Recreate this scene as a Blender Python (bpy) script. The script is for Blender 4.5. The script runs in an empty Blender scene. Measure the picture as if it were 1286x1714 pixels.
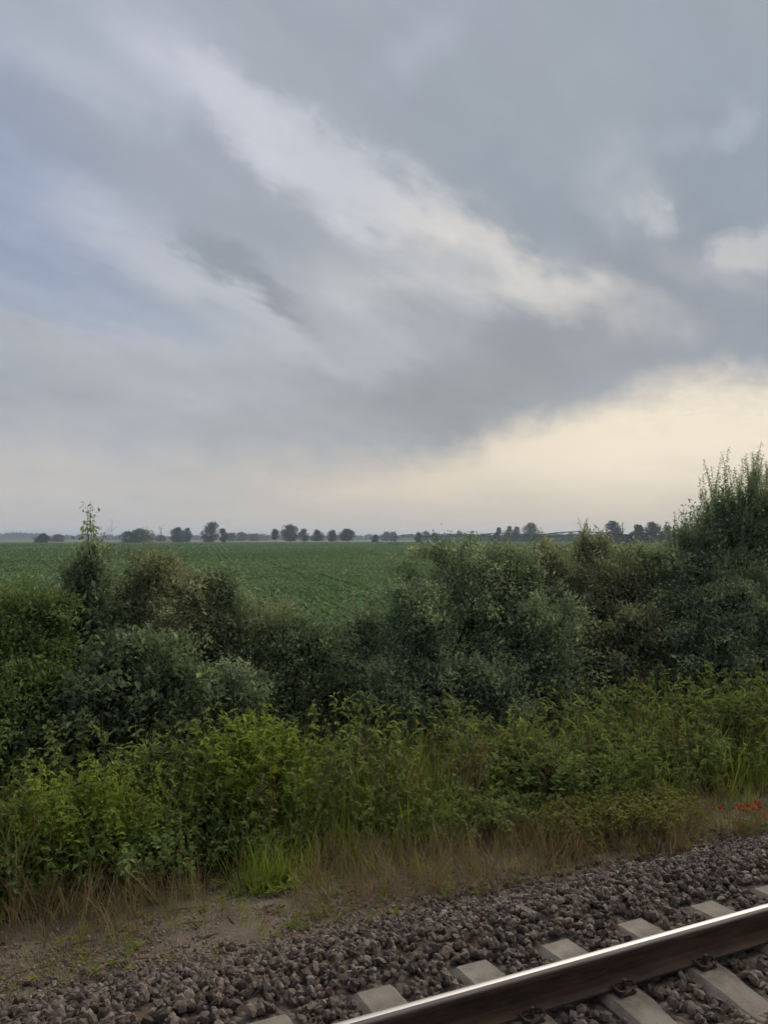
import bpy, math, random
import numpy as np
from mathutils import Vector

PI = math.pi
sc = bpy.context.scene
COL = sc.collection

# ------------------------------------------------------------------ camera
CAM_Z = 2.49                      # eye height above the ballast of the neighbouring track
YAW, PITCH = math.radians(24.0), math.radians(2.0)
F = 1270.0                        # focal length in pixels of the 1286 x 1714 photograph
cam_data = bpy.data.cameras.new('camera')
cam = bpy.data.objects.new('camera', cam_data)
COL.objects.link(cam)
cam_data.sensor_fit = 'VERTICAL'
cam_data.sensor_height = 24.0
cam_data.lens = 24.0 * F / 1714.0
cam_data.clip_start = 0.05
cam_data.clip_end = 20000.0
cam.location = (0, 0, CAM_Z)
cam.rotation_euler = (PI / 2 + PITCH, 0, -YAW)
sc.camera = cam

cf = np.array([math.sin(YAW) * math.cos(PITCH), math.cos(YAW) * math.cos(PITCH), math.sin(PITCH)])
cr = np.array([math.cos(YAW), -math.sin(YAW), 0.0])
cu = np.cross(cr, cf)
HORIZON = 857 + F * math.tan(PITCH)


def ray(px, py):
    d = cf * F + cr * (px - 643.0) + cu * (857.0 - py)
    return d / np.linalg.norm(d)


def at_depth(px, py, Y):
    """point seen at pixel (px, py) whose distance across the track is Y"""
    d = ray(px, py)
    return np.array([0, 0, CAM_Z]) + d * (Y / d[1])


def at_range(px, py, R):
    """point seen at pixel (px, py) at horizontal distance R"""
    d = ray(px, py)
    return np.array([0, 0, CAM_Z]) + d * (R / math.hypot(d[0], d[1]))


def azel(px, py):
    d = ray(px, py)
    return np.array([math.atan2(d[0], d[1]), math.asin(d[2])])


def lin(c, s=1.0):
    return tuple(s * (((v / 255 + 0.055) / 1.055) ** 2.4 if v > 10 else v / 255 / 12.92) for v in c) + (1.0,)


# ------------------------------------------------------------------ node helpers
class NT:
    def __init__(self, tree):
        self.t = tree
        tree.nodes.clear()

    def n(self, typ, ins=None, **props):
        nd = self.t.nodes.new(typ)
        for k, v in props.items():
            setattr(nd, k, v)
        for k, v in (ins or {}).items():
            self.put(nd.inputs[k], v)
        return nd

    def put(self, sock, v):
        if isinstance(v, bpy.types.NodeSocket):
            self.t.links.new(v, sock)
        elif isinstance(v, bpy.types.Node):
            self.t.links.new(v.outputs[0], sock)
        else:
            sock.default_value = v

    def math(self, op, a, b=None, c=None, clamp=False):
        ins = {0: a}
        if b is not None: ins[1] = b
        if c is not None: ins[2] = c
        return self.n('ShaderNodeMath', ins, operation=op, use_clamp=clamp).outputs[0]

    def vmath(self, op, a, b=None):
        ins = {0: a}
        if b is not None: ins[1] = b
        return self.n('ShaderNodeVectorMath', ins, operation=op).outputs[0]

    def mix(self, fac, a, b, blend='MIX'):
        nd = self.n('ShaderNodeMix', data_type='RGBA', blend_type=blend, clamp_factor=True)
        self.put(nd.inputs[0], fac); self.put(nd.inputs[6], a); self.put(nd.inputs[7], b)
        return nd.outputs[2]

    def smooth(self, v, a, b, lo=0.0, hi=1.0):
        return self.n('ShaderNodeMapRange', {0: v, 1: a, 2: b, 3: lo, 4: hi}, interpolation_type='SMOOTHSTEP', clamp=True).outputs[0]

    def noise(self, vec, scale, detail=4.0, rough=0.55, out=0, **k):
        return self.n('ShaderNodeTexNoise', {'Vector': vec, 'Scale': scale, 'Detail': detail, 'Roughness': rough}, **k).outputs[out]

    def ramp(self, fac, stops):
        nd = self.n('ShaderNodeValToRGB', {0: fac})
        e = nd.color_ramp.elements
        while len(e) < len(stops): e.new(0.5)
        for el, (p, c) in zip(e, stops):
            el.position = p; el.color = c
        return nd.outputs[0]


# ------------------------------------------------------------------ sky
SUN_AZ, SUN_EL = math.radians(62), math.radians(40)
world = bpy.data.worlds.new('World')
sc.world = world
world.use_nodes = True
w = NT(world.node_tree)
tc = w.n('ShaderNodeTexCoord').outputs['Generated']
D = w.vmath('NORMALIZE', tc)
sep = w.n('ShaderNodeSeparateXYZ', {0: D})
dx, dy, dz = sep.outputs
az = w.math('ARCTAN2', dx, dy)
el = w.math('ARCSINE', dz)
P0 = w.n('ShaderNodeCombineXYZ', {0: az, 1: el, 2: 0.0}).outputs[0]
# the clouds' own plane, so that their texture shrinks towards the horizon
zc = w.math('ADD', w.math('MAXIMUM', dz, 0.0), 0.13)
plane = w.n('ShaderNodeCombineXYZ', {0: w.math('DIVIDE', dx, zc), 1: w.math('DIVIDE', dy, zc), 2: 0.0}).outputs[0]
# cloud streets run towards the sunset: stretch along their direction
turned = w.n('ShaderNodeMapping', {0: plane, 2: (0, 0, math.radians(-31))}).outputs[0]
streak = w.n('ShaderNodeMapping', {0: turned, 3: (0.42, 1.0, 1.0)}).outputs[0]
w1 = w.noise(P0, 5.0, 5.0, 0.55, out=1)
w2 = w.noise(streak, 2.6, 6.0, 0.6, out=1)
w3 = w.noise(streak, 7.0, 6.0, 0.65, out=1)
off = w.vmath('ADD', w.vmath('MULTIPLY', w.vmath('SUBTRACT', w3, (0.5, 0.5, 0.5)), (0.075, 0.055, 0)), w.vmath('ADD', w.vmath('MULTIPLY', w.vmath('SUBTRACT', w1, (0.5, 0.5, 0.5)), (0.20, 0.13, 0)),
              w.vmath('MULTIPLY', w.vmath('SUBTRACT', w2, (0.5, 0.5, 0.5)), (0.12, 0.09, 0))))
P = w.vmath('ADD', P0, off)

n_big = w.noise(streak, 0.9, 5.0, 0.55)
n_mid = w.noise(streak, 2.2, 7.0, 0.6)
n_plain = w.noise(plane, 1.7, 6.0, 0.58)
blue = w.smooth(az, math.radians(16), math.radians(-22))
colr = w.mix(w.smooth(n_big, 0.3, 0.7), lin((150, 158, 168)), lin((178, 182, 190)))
colr = w.mix(w.math('MULTIPLY', blue, 0.6), colr, lin((154, 165, 185)))

# cloud masses: (px, py, half length, half width, angle, colour, strength), angle clockwise in the picture
BLOBS = [
    # broad tones
    (60, 60, 420, 240, 15, (173, 181, 193), .9),
    (0, 260, 330, 190, 20, (147, 159, 181), .97),
    (300, 290, 360, 150, 20, (160, 167, 180), .9),
    (0, 430, 330, 130, 18, (148, 161, 183), .95),
    (760, 90, 360, 260, 20, (170, 176, 187), .8),
    (1150, 90, 420, 260, 20, (155, 164, 173), .9),
    (820, 230, 420, 170, 25, (157, 165, 174), .9),
    (1230, 260, 260, 200, 60, (143, 154, 165), .9),
    (1010, 440, 380, 130, 25, (150, 158, 168), .95),
    (560, 400, 330, 120, 20, (163, 168, 176), .9),
    (250, 680, 460, 160, 8, (172, 176, 181), .95),
    (620, 620, 330, 140, 10, (178, 181, 185), .9),
    (900, 590, 460, 140, -8, (152, 156, 161), .97),
    (1250, 520, 300, 160, -10, (148, 154, 163), .95),
    (700, 700, 360, 120, -14, (157, 160, 163), .95),
    (430, 770, 300, 80, -4, (174, 176, 178), .85),
    # bright streaks
    (170, 110, 300, 80, 12, (188, 193, 205), .8),
    (420, 160, 260, 62, 33, (208, 211, 221), .95),
    (560, 260, 230, 62, 38, (203, 205, 213), .9),
    (660, 340, 190, 70, 35, (198, 200, 206), .85),
    (770, 410, 200, 62, 30, (220, 216, 210), .95),
    (900, 480, 220, 60, 20, (219, 213, 206), .95),
    (700, 470, 180, 70, 10, (205, 204, 202), .8),
    (80, 350, 260, 55, 24, (166, 177, 200), .8),
    (280, 430, 230, 65, 27, (192, 195, 203), .95),
    (420, 520, 260, 70, 30, (186, 190, 197), .9),
    (600, 560, 230, 60, 14, (188, 190, 194), .8),
    (120, 520, 300, 50, 8, (166, 177, 196), .7),
    (180, 570, 260, 38, 8, (184, 187, 196), .8),
    (300, 630, 300, 40, 10, (182, 183, 188), .6),
    (680, 85, 60, 70, 70, (180, 186, 200), .7),
    (1050, 325, 90, 50, 50, (184, 189, 196), .6),
    (1095, 360, 50, 26, 25, (202, 203, 204), .7),
    (1090, 230, 80, 35, -30, (168, 176, 187), .6),
    (1190, 185, 55, 30, -30, (172, 181, 195), .6),
    (1265, 390, 70, 45, -35, (208, 207, 205), .95),
    (1200, 445, 120, 40, 10, (176, 178, 182), .7),
    # dark bellies
    (350, 415, 80, 42, 45, (146, 154, 163), 1.3),
    (440, 480, 130, 38, 38, (147, 152, 160), 1.35),
    (540, 530, 100, 45, 35, (166, 169, 175), .7),
    (700, 440, 150, 45, 6, (166, 170, 176), .75),
    (880, 385, 130, 50, 25, (152, 160, 170), .8),
    (790, 640, 260, 70, -14, (151, 155, 158), .85),
    (240, 730, 260, 40, 5, (168, 173, 180), .7),
    (90, 745, 180, 26, 4, (166, 172, 182), .8),
]
fib = w.math('ADD', w.math('MULTIPLY', w.noise(streak, 5.5, 9.0, 0.66), 1.9), 0.12)
fine = w.math('ADD', w.math('MULTIPLY', w.noise(streak, 10.0, 10.0, 0.7), 2.3), -0.05)
fib2 = w.math('ADD', w.math('MULTIPLY', n_mid, 0.9), 0.6)
for ib, (bx_, by_, ln, wd, ang, c, s) in enumerate(BLOBS):
    KS = 1.5 if ib < 16 else 1.35
    s *= 0.95 if ib < 16 else 0.72
    a = math.radians(ang)
    c0 = azel(bx_, by_)
    va = azel(bx_ + 20 * math.cos(a), by_ + 20 * math.sin(a)) - c0
    vb = azel(bx_ - 20 * math.sin(a), by_ + 20 * math.cos(a)) - c0
    rot = math.atan2(va[1], va[0])
    mp = w.n('ShaderNodeMapping', {0: P, 1: (c0[0], c0[1], 0), 2: (0, 0, rot),
                                   3: (np.linalg.norm(va) * ln / 20 * KS, np.linalg.norm(vb) * wd / 20 * KS, 1)}, vector_type='TEXTURE')
    g0 = w.n('ShaderNodeTexGradient', {0: mp.outputs[0]}, gradient_type='SPHERICAL').outputs[1]
    g = w.math('MULTIPLY', g0, fib2 if ib < 16 else (fine if wd < 56 else fib))
    colr = w.mix(w.smooth(g, 0.0, 0.9, 0.0, s), colr, lin(c))

# fine texture of the cloud
tex = w.math('ADD', w.math('MULTIPLY', w.math('SUBTRACT', n_mid, 0.5), 0.26), w.math('MULTIPLY', w.math('SUBTRACT', n_plain, 0.5), 0.22))
tex = w.math('ADD', tex, w.math('MULTIPLY', w.math('SUBTRACT', w.noise(streak, 9.0, 8.0, 0.7), 0.5), 0.16))
hv = w.n('ShaderNodeCombineColor', {0: w.math('ADD', tex, 1.0), 1: w.math('ADD', tex, 1.0), 2: w.math('ADD', w.math('MULTIPLY', tex, 0.9), 1.0)}).outputs[0]
colr = w.mix(1.0, colr, hv, 'MULTIPLY')

# clear strip under the cloud deck, cream towards the sunset
EDGE = [(-400, 905), (0, 752), (150, 775), (330, 800), (560, 785), (640, 775), (730, 760), (850, 722), (960, 690), (1060, 655), (1180, 622), (1286, 626), (1500, 640), (1900, 760)]
fc = w.n('ShaderNodeFloatCurve', {1: w.smooth(az, -1.0, 2.0)})
fc.inputs[0].default_value = 1.0
mr = fc.inputs[1].links[0].from_node
mr.interpolation_type = 'LINEAR'
cm = fc.mapping
pts = [(0.0, 0.02)] + [((azel(x, y)[0] + 1.0) / 3.0, max(azel(x, y)[1], 0.0)) for x, y in EDGE] + [(1.0, 0.02)]
cv = cm.curves[0]
while len(cv.points) < len(pts): cv.points.new(0.5, 0.1)
for p, (x, y) in zip(cv.points, pts): p.location = (x, y)
cm.update()
edge_noise = w.math('ADD', w.math('MULTIPLY', w.math('SUBTRACT', w.noise(P0, 14.0, 8.0, 0.66), 0.5), 0.085),
                    w.math('MULTIPLY', w.math('SUBTRACT', w.noise(P0, 5.0, 3.0, 0.5), 0.5), 0.035))
below = w.math('SUBTRACT', w.math('ADD', fc.outputs[0], edge_noise), el)
sharp = w.smooth(az, azel(150, 850)[0], azel(800, 750)[0])
half = w.math('ADD', w.math('MULTIPLY', w.math('SUBTRACT', 1.0, sharp), 0.055), 0.030)
m_clear = w.smooth(w.math('DIVIDE', below, half), -1.0, 1.2)
east = w.smooth(az, azel(0, 850)[0], azel(1200, 850)[0])
top_c = w.mix(east, lin((200, 196, 192)), lin((240, 228, 204)))
top_c = w.mix(w.smooth(az, azel(150, 850)[0], azel(560, 850)[0]), lin((213, 203, 192)), w.mix(w.smooth(az, azel(560, 850)[0], azel(1100, 700)[0]), lin((224, 208, 188)), lin((243, 229, 205))))
low_c = w.mix(east, lin((190, 186, 184)), lin((206, 196, 180)))
n_low = w.noise(w.n('ShaderNodeMapping', {0: P0, 3: (3.0, 16.0, 1.0)}).outputs[0], 1.6, 5.0, 0.55)
lift = w.math('ADD', el, w.math('MULTIPLY', w.math('SUBTRACT', n_low, 0.5), 0.09))
n_str = w.noise(w.n('ShaderNodeMapping', {0: P, 2: (0, 0, .10), 3: (2.2, 15.0, 1.0)}).outputs[0], 1.9, 7.0, 0.62)
clear = w.mix(w.smooth(lift, 0.012, 0.115), low_c, top_c)
clear = w.mix(w.smooth(n_str, .50, .72, 0, .42), clear, lin((196, 190, 182)))
colr = w.mix(m_clear, colr, clear)
# the air near the horizon
colr = w.mix(w.smooth(el, 0.07, 0.0, 0.0, 0.55), colr, w.mix(east, lin((188, 184, 184)), lin((200, 191, 178))))

sky = w.n('ShaderNodeTexSky', sky_type='NISHITA')
sky.sun_disc = False
sky.sun_elevation = SUN_EL
sky.sun_rotation = SUN_AZ
STR = 0.1
SKY_LEVEL = 0.50            # the photograph is exposed for the dim evening land: see the exposure below
cloud10 = w.mix(1.0, colr, (SKY_LEVEL / STR,) * 3 + (1,), 'MULTIPLY')
final = w.mix(0.98, sky.outputs[0], cloud10)
bgn = w.n('ShaderNodeBackground', {0: final, 1: STR})
w.n('ShaderNodeOutputWorld', {0: bgn.outputs[0]})

# weak sun behind the cloud
sun_data = bpy.data.lights.new('sun', 'SUN')
sun_data.energy = 1.5
sun_data.angle = math.radians(60)
sun_data.color = (1.0, 0.93, 0.82)
sun = bpy.data.objects.new('sun', sun_data)
COL.objects.link(sun)
sdir = Vector((math.sin(SUN_AZ) * math.cos(SUN_EL), math.cos(SUN_AZ) * math.cos(SUN_EL), math.sin(SUN_EL)))
sun.rotation_euler = sdir.to_track_quat('Z', 'Y').to_euler()
sun.location = (30, 30, 40)

sc.view_settings.view_transform = 'Standard'
sc.view_settings.look = 'None'
sc.view_settings.exposure = 1.0
sc.view_settings.gamma = 1.0
sc.view_settings.use_curve_mapping = False
sc.render.engine = 'CYCLES'
sc.cycles.use_denoising = True
sc.cycles.use_adaptive_sampling = True
sc.cycles.adaptive_threshold = 0.02
sc.cycles.adaptive_min_samples = 12
world.cycles.sampling_method = 'MANUAL'
world.cycles.sample_map_resolution = 256
sc.cycles.volume_bounces = 0
sc.cycles.max_bounces = 8
sc.cycles.transparent_max_bounces = 8

# ------------------------------------------------------------------ objects: naming and linking
def tag(o, label, cat=None, group=None, kind=None):
    o['label'] = label
    if cat: o['category'] = cat
    if group: o['group'] = group
    if kind: o['kind'] = kind
    return o


def empty(name, loc, label, cat, group=None, rz=0.0):
    o = bpy.data.objects.new(name, None)
    COL.objects.link(o)
    o.empty_display_size = 0.3
    o.location = loc
    o.rotation_euler = (0, 0, rz)
    return tag(o, label, cat, group)


def link(name, mesh, parent=None):
    o = bpy.data.objects.new(name, mesh)
    COL.objects.link(o)
    if parent is not None: o.parent = parent
    return o


def copy_tree(o, parent=None):
    c = o.copy()
    COL.objects.link(c)
    c.parent = parent
    for ch in o.children:
        copy_tree(ch, c)
    return c


# ------------------------------------------------------------------ mesh building with numpy
class Geo:
    def __init__(self):
        self.v, self.f, self.t, self.m, self.n = [], [], [], [], 0

    def add(self, v, f, tint=0.5, mat=0):
        v = np.asarray(v, float).reshape(-1, 3)
        f = np.asarray(f, np.int64).reshape(-1, 3)
        self.v.append(v); self.f.append(f + self.n)
        self.t.append(np.broadcast_to(np.asarray(tint, float), (len(v),)))
        self.m.append(np.full(len(f), mat))
        self.n += len(v)
        return self

    def arrays(self):
        return np.concatenate(self.v), np.concatenate(self.f), np.concatenate(self.t), np.concatenate(self.m)

    def mesh(self, name, mats, smooth=False):
        v, f, t, m = self.arrays()
        me = bpy.data.meshes.new(name)
        me.vertices.add(len(v)); me.loops.add(len(f) * 3); me.polygons.add(len(f))
        me.vertices.foreach_set('co', v.astype(np.float32).ravel())
        me.loops.foreach_set('vertex_index', f.astype(np.int32).ravel())
        me.polygons.foreach_set('loop_start', np.arange(0, len(f) * 3, 3, dtype=np.int32))
        me.polygons.foreach_set('use_smooth', np.full(len(f), smooth))
        for mm in (mats if isinstance(mats, (list, tuple)) else [mats]): me.materials.append(mm)
        if m.max() > 0: me.polygons.foreach_set('material_index', m.astype(np.int32))
        me.attributes.new('tint', 'FLOAT', 'POINT').data.foreach_set('value', t.astype(np.float32))
        me.update(calc_edges=True)
        return me


def norm(a):
    return a / np.maximum(np.linalg.norm(a, axis=-1, keepdims=True), 1e-9)


def leaves(g, Pp, Dd, Nn, L, W, tint, fold=0.25, mat=0):
    """folded leaf blades: two triangles each, joined along the midrib"""
    n = len(Pp)
    Dd = norm(Dd)
    S = norm(np.cross(Dd, Nn)); Nn = np.cross(S, Dd)
    L = np.broadcast_to(np.asarray(L, float), (n,))[:, None]; W = np.broadcast_to(np.asarray(W, float), (n,))[:, None]
    b = Pp
    m = Pp + Dd * L * 0.42
    l = m + S * W * 0.5 + Nn * W * fold
    r = m - S * W * 0.5 + Nn * W * fold
    t = Pp + Dd * L - Nn * L * 0.12
    V = np.stack([b, l, t, r], 1).reshape(-1, 3)
    i = np.arange(n)[:, None] * 4
    Fc = np.concatenate([i + [[0, 1, 2]], i + [[0, 2, 3]]], 1).reshape(-1, 3)
    g.add(V, Fc, np.repeat(np.broadcast_to(np.asarray(tint, float), (n,)), 4), mat)


def tube(g, pts, rad, sides=5, tint=0.5, mat=0, cap=True):
    pts = np.asarray(pts, float)
    k = len(pts)
    rad = np.broadcast_to(np.asarray(rad, float), (k,))
    T = norm(np.gradient(pts, axis=0))
    up = np.array([0.31, 0.17, 0.93]) if abs(T[0, 2]) < 0.8 else np.array([0.93, 0.2, 0.1])
    A = norm(np.cross(T, up)); B = np.cross(T, A)
    th = np.arange(sides) * 2 * PI / sides
    V = pts[:, None] + rad[:, None, None] * (A[:, None] * np.cos(th)[None, :, None] + B[:, None] * np.sin(th)[None, :, None])
    f = []
    for a in range(k - 1):
        for s in range(sides):
            p, q = a * sides + s, a * sides + (s + 1) % sides
            f += [(p, q, q + sides), (p, q + sides, p + sides)]
    if cap:
        for s in range(1, sides - 1):
            f.append((0, s + 1, s)); f.append(((k - 1) * sides, (k - 1) * sides + s, (k - 1) * sides + s + 1))
    g.add(V.reshape(-1, 3), f, tint, mat)


def box(g, lo, hi, tint=0.5, mat=0, bevel=0.0):
    lo, hi = np.array(lo, float), np.array(hi, float)
    v = np.array([[x, y, z] for z in (0, 1) for y in (0, 1) for x in (0, 1)], float)
    if bevel:
        b = bevel / (hi - lo)
        v2 = v.copy(); v2[4:, :2] = v2[4:, :2] * (1 - 2 * b[:2]) + b[:2]
        v2[4:, 2] = 1
        mid = v[4:].copy(); mid[:, 2] = 1 - b[2]
        vv = np.concatenate([v[:4], mid, v2[4:]])
        f = [(0, 2, 3), (0, 3, 1)]
        for o in (0, 4):
            for a_, b_ in ((0, 1), (1, 3), (3, 2), (2, 0)):
                f += [(a_ + o, b_ + o, b_ + o + 4), (a_ + o, b_ + o + 4, a_ + o + 4)]
        f += [(8, 9, 11), (8, 11, 10)]
        g.add(lo + vv * (hi - lo), f, tint, mat)
        return
    f = [(0, 2, 3), (0, 3, 1), (4, 5, 7), (4, 7, 6)]
    for a_, b_ in ((0, 1), (1, 3), (3, 2), (2, 0)):
        f += [(a_, b_, b_ + 4), (a_, b_ + 4, a_ + 4)]
    g.add(lo + v * (hi - lo), f, tint, mat)


def extrude(g, prof, x0, x1, tint=0.5, mat=0, closed=True):
    """a profile of (y, z) points run along X"""
    n = len(prof)
    V = [(x0, y, z) for y, z in prof] + [(x1, y, z) for y, z in prof]
    f = []
    for i in range(n if closed else n - 1):
        j = (i + 1) % n
        f += [(i, j, j + n), (i, j + n, i + n)]
    g.add(V, f, tint, mat)


# ------------------------------------------------------------------ materials
def material(name):
    m = bpy.data.materials.new(name)
    m.use_nodes = True
    return m, NT(m.node_tree)


def leaf_material(name, dark, mid, light, odd=None, trans=0.5, rough=0.65, patch=1.3):
    m, t = material(name)
    tint = t.n('ShaderNodeAttribute', attribute_name='tint').outputs['Fac']
    pos = t.n('ShaderNodeTexCoord').outputs['Object']
    nz = t.noise(pos, patch, 3.0, 0.6)
    v = t.math('ADD', t.math('MULTIPLY', tint, 0.65), t.math('MULTIPLY', nz, 0.35))
    stops = [(0.12, dark), (0.5, mid), (0.82, light)]
    if odd: stops = [(0.1, dark), (0.46, mid), (0.74, light), (0.9, odd)]
    c = t.ramp(v, stops)
    p = t.n('ShaderNodeBsdfPrincipled', {'Base Color': c, 'Roughness': rough, 'Specular IOR Level': 0.2})
    c2 = t.mix(0.5, c, t.mix(1.0, c, (1.15, 1.2, 0.6, 1), 'MULTIPLY'))
    tr = t.n('ShaderNodeBsdfTranslucent', {'Color': c2})
    mx = t.n('ShaderNodeMixShader', {0: trans, 1: p.outputs[0], 2: tr.outputs[0]})
    t.n('ShaderNodeOutputMaterial', {0: mx.outputs[0]})
    return m


def plain_material(name, c1, c2, scale=6.0, rough=0.8, bump=0.3, metallic=0.0, detail=6.0, spec=0.3, stretch=None, bscale=None):
    m, t = material(name)
    tint = t.n('ShaderNodeAttribute', attribute_name='tint').outputs['Fac']
    pos = t.n('ShaderNodeTexCoord').outputs['Object']
    if stretch: pos = t.n('ShaderNodeMapping', {0: pos, 3: stretch}).outputs[0]
    nz = t.noise(pos, scale, detail, 0.6)
    v = t.math('ADD', t.math('MULTIPLY', t.smooth(nz, 0.3, 0.7), 0.6), t.math('MULTIPLY', t.math('SUBTRACT', tint, 0.3), 0.9))
    c = t.mix(v, c1, c2)
    p = t.n('ShaderNodeBsdfPrincipled', {'Base Color': c, 'Roughness': rough, 'Metallic': metallic, 'Specular IOR Level': spec})
    if bump:
        b = t.n('ShaderNodeBump', {'Strength': bump, 'Distance': 0.02, 'Height': t.noise(pos, bscale or scale * 4, 5.0, 0.6)})
        t.put(p.inputs['Normal'], b.outputs[0])
    t.n('ShaderNodeOutputMaterial', {0: p.outputs[0]})
    return m


M_HEDGE = leaf_material('hedge leaves', (0.122, 0.159, 0.111, 1), (0.233, 0.288, 0.175, 1), (0.423, 0.464, 0.286, 1))
M_HEDGE_GREY = leaf_material('grey hedge leaves', (0.084, 0.110, 0.062, 1), (0.171, 0.218, 0.119, 1), (0.316, 0.363, 0.220, 1))
M_HEDGE_BROWN = leaf_material('brown tinted hedge leaves', (0.124, 0.133, 0.088, 1), (0.237, 0.261, 0.152, 1), (0.377, 0.361, 0.226, 1), (0.400, 0.281, 0.216, 1))
M_TREE = leaf_material('tree leaves', (0.022, 0.033, 0.016, 1), (0.042, 0.061, 0.028, 1), (0.072, 0.094, 0.047, 1), trans=.3, patch=.2)
M_HERB = leaf_material('herb leaves', (0.096, 0.129, 0.032, 1), (0.182, 0.220, 0.066, 1), (0.262, 0.294, 0.096, 1), (0.286, 0.272, 0.104, 1))
M_LOOSE = leaf_material('loose hedge leaves', (0.088, 0.132, 0.044, 1), (0.167, 0.228, 0.075, 1), (0.246, 0.309, 0.112, 1))
M_BRIGHT = leaf_material('bright herb leaves', (0.123, 0.175, 0.028, 1), (0.223, 0.278, 0.046, 1), (0.362, 0.392, 0.087, 1))
M_YELLOW = leaf_material('yellowish leaves', (0.109, 0.122, 0.026, 1), (0.187, 0.194, 0.048, 1), (0.265, 0.251, 0.079, 1))
M_GRASS = leaf_material('grass blades', (0.108, 0.152, 0.025, 1), (0.203, 0.245, 0.044, 1), (0.352, 0.355, 0.079, 1), (0.541, 0.406, 0.125, 1))
M_DRY = leaf_material('dry grass', (0.135, 0.098, 0.048, 1), (0.230, 0.163, 0.082, 1), (0.338, 0.247, 0.132, 1), (0.216, 0.117, 0.060, 1), trans=.25)
M_RUST = leaf_material('rusty seed heads', (.06, .03, .016, 1), (.10, .05, .028, 1), (.14, .075, .04, 1), trans=.1)
M_CROP = leaf_material('beet leaves', (0.094, 0.152, 0.062, 1), (0.162, 0.243, 0.100, 1), (0.280, 0.358, 0.171, 1), trans=.2, rough=.5, patch=.05)
M_STEM = plain_material('green stems', (.05, .06, .025, 1), (.10, .10, .045, 1), 8, bump=0)
M_BARK = plain_material('bark', (.035, .030, .024, 1), (.085, .072, .058, 1), 14, bump=.6)
M_POPPY = leaf_material('poppy petals', (0.288, 0.033, 0.014, 1), (0.384, 0.062, 0.024, 1), (0.464, 0.095, 0.035, 1), trans=.4)
M_STONE = plain_material('ballast stone', (.052, .039, .030, 1), (.225, .172, .134, 1), 9, rough=.85, bump=.5)
M_GRAVEL = plain_material('fine gravel', (.12, .092, .070, 1), (.32, .26, .205, 1), 9, rough=.9, bump=.4)
M_CONCRETE = plain_material('weathered concrete', (.14, .118, .092, 1), (.30, .265, .215, 1), 4, rough=.85, bump=.35, bscale=60)
ct = M_CONCRETE.node_tree
pb = next(n for n in ct.nodes if n.type == 'BSDF_PRINCIPLED')
src = pb.inputs['Base Color'].links[0].from_socket
ch = NT.__new__(NT); ch.t = ct
op = ch.n('ShaderNodeTexCoord').outputs['Object']
ay = ch.math('ABSOLUTE', ch.n('ShaderNodeSeparateXYZ', {0: op}).outputs[1])
nr = ch.math('SUBTRACT', 1.0, ch.smooth(ch.math('ABSOLUTE', ch.math('SUBTRACT', ay, .75)), .06, .42))
lp = ch.vmath('ADD', op, ch.vmath('MULTIPLY', ch.n('ShaderNodeObjectInfo').outputs['Location'], (3.1, 1.7, 0)))
dust = ch.math('MULTIPLY', ch.smooth(ch.noise(lp, 5.0, 6.0, .65), .30, .62), ch.math('ADD', ch.math('MULTIPLY', nr, .65), .28))
ch.put(pb.inputs['Base Color'], ch.mix(dust, src, (.085, .058, .040, 1)))
M_RUSTSTEEL = plain_material('rusty rail steel', (.024, .016, .012, 1), (.105, .058, .034, 1), 7, rough=.8, bump=.6, stretch=(.4, 1, 1.6), detail=9)
M_SHINE = plain_material('polished rail head', (.40, .375, .36, 1), (.56, .53, .51, 1), 10, rough=.46, bump=0, metallic=1.0, stretch=(.05, 3, 1))
M_WORN = plain_material('worn dark rail head', (.045, .033, .027, 1), (.12, .10, .09, 1), 12, rough=.6, bump=.15, metallic=.3, stretch=(.15, 2, 1))
M_CLIP = plain_material('clip steel', (.035, .025, .02, 1), (.09, .07, .055, 1), 20, rough=.6, bump=.2, metallic=.6)
M_PAD = plain_material('rail pad', (.02, .02, .02, 1), (.045, .04, .038, 1), 20, rough=.8, bump=0)
M_GALV = plain_material('weathered steel', (.05, .05, .05, 1), (.10, .10, .10, 1), 3, rough=.7, bump=0)
M_TYRE = plain_material('tyre rubber', (.02, .02, .02, 1), (.04, .038, .035, 1), 6, rough=.9, bump=0)

# ------------------------------------------------------------------ ground
PROF = [(-9000, -0.7), (-30, -0.7), (-3.6, -0.55), (-2.6, -0.02), (4.35, -0.02), (4.75, -0.16), (5.35, -0.42), (6.4, -0.50), (8.0, -0.62), (12.0, -1.0), (9000, -1.0)]


def ground_z(y):
    return np.interp(y, [p[0] for p in PROF], [p[1] for p in PROF])


rng = np.random.default_rng(7)


def vnoise(x, y, seed=0):
    """cheap smooth noise from a few sines, about -1..1"""
    r = np.random.default_rng(seed)
    s = 0
    for k in range(5):
        a = r.uniform(0, 2 * PI); fq = 1.0 * 1.7 ** (k * .6)
        s = s + np.sin((x * math.cos(a) + y * math.sin(a)) * fq + r.uniform(0, 6.28)) / (1 + k * .5)
    return s / 2.6


def sheet(name, xs, ys, zf, mat):
    X, Y = np.meshgrid(xs, ys, indexing='ij')
    V = np.stack([X, Y, zf(X, Y)], -1).reshape(-1, 3)
    nx, ny = len(xs), len(ys)
    i = (np.arange(nx - 1)[:, None] * ny + np.arange(ny - 1)[None]).reshape(-1, 1)
    f = np.concatenate([i + [[0, ny, ny + 1]], i + [[0, ny + 1, 1]]], 1).reshape(-1, 3)
    return link(name, Geo().add(V, f).mesh(name, mat, True))


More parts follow.
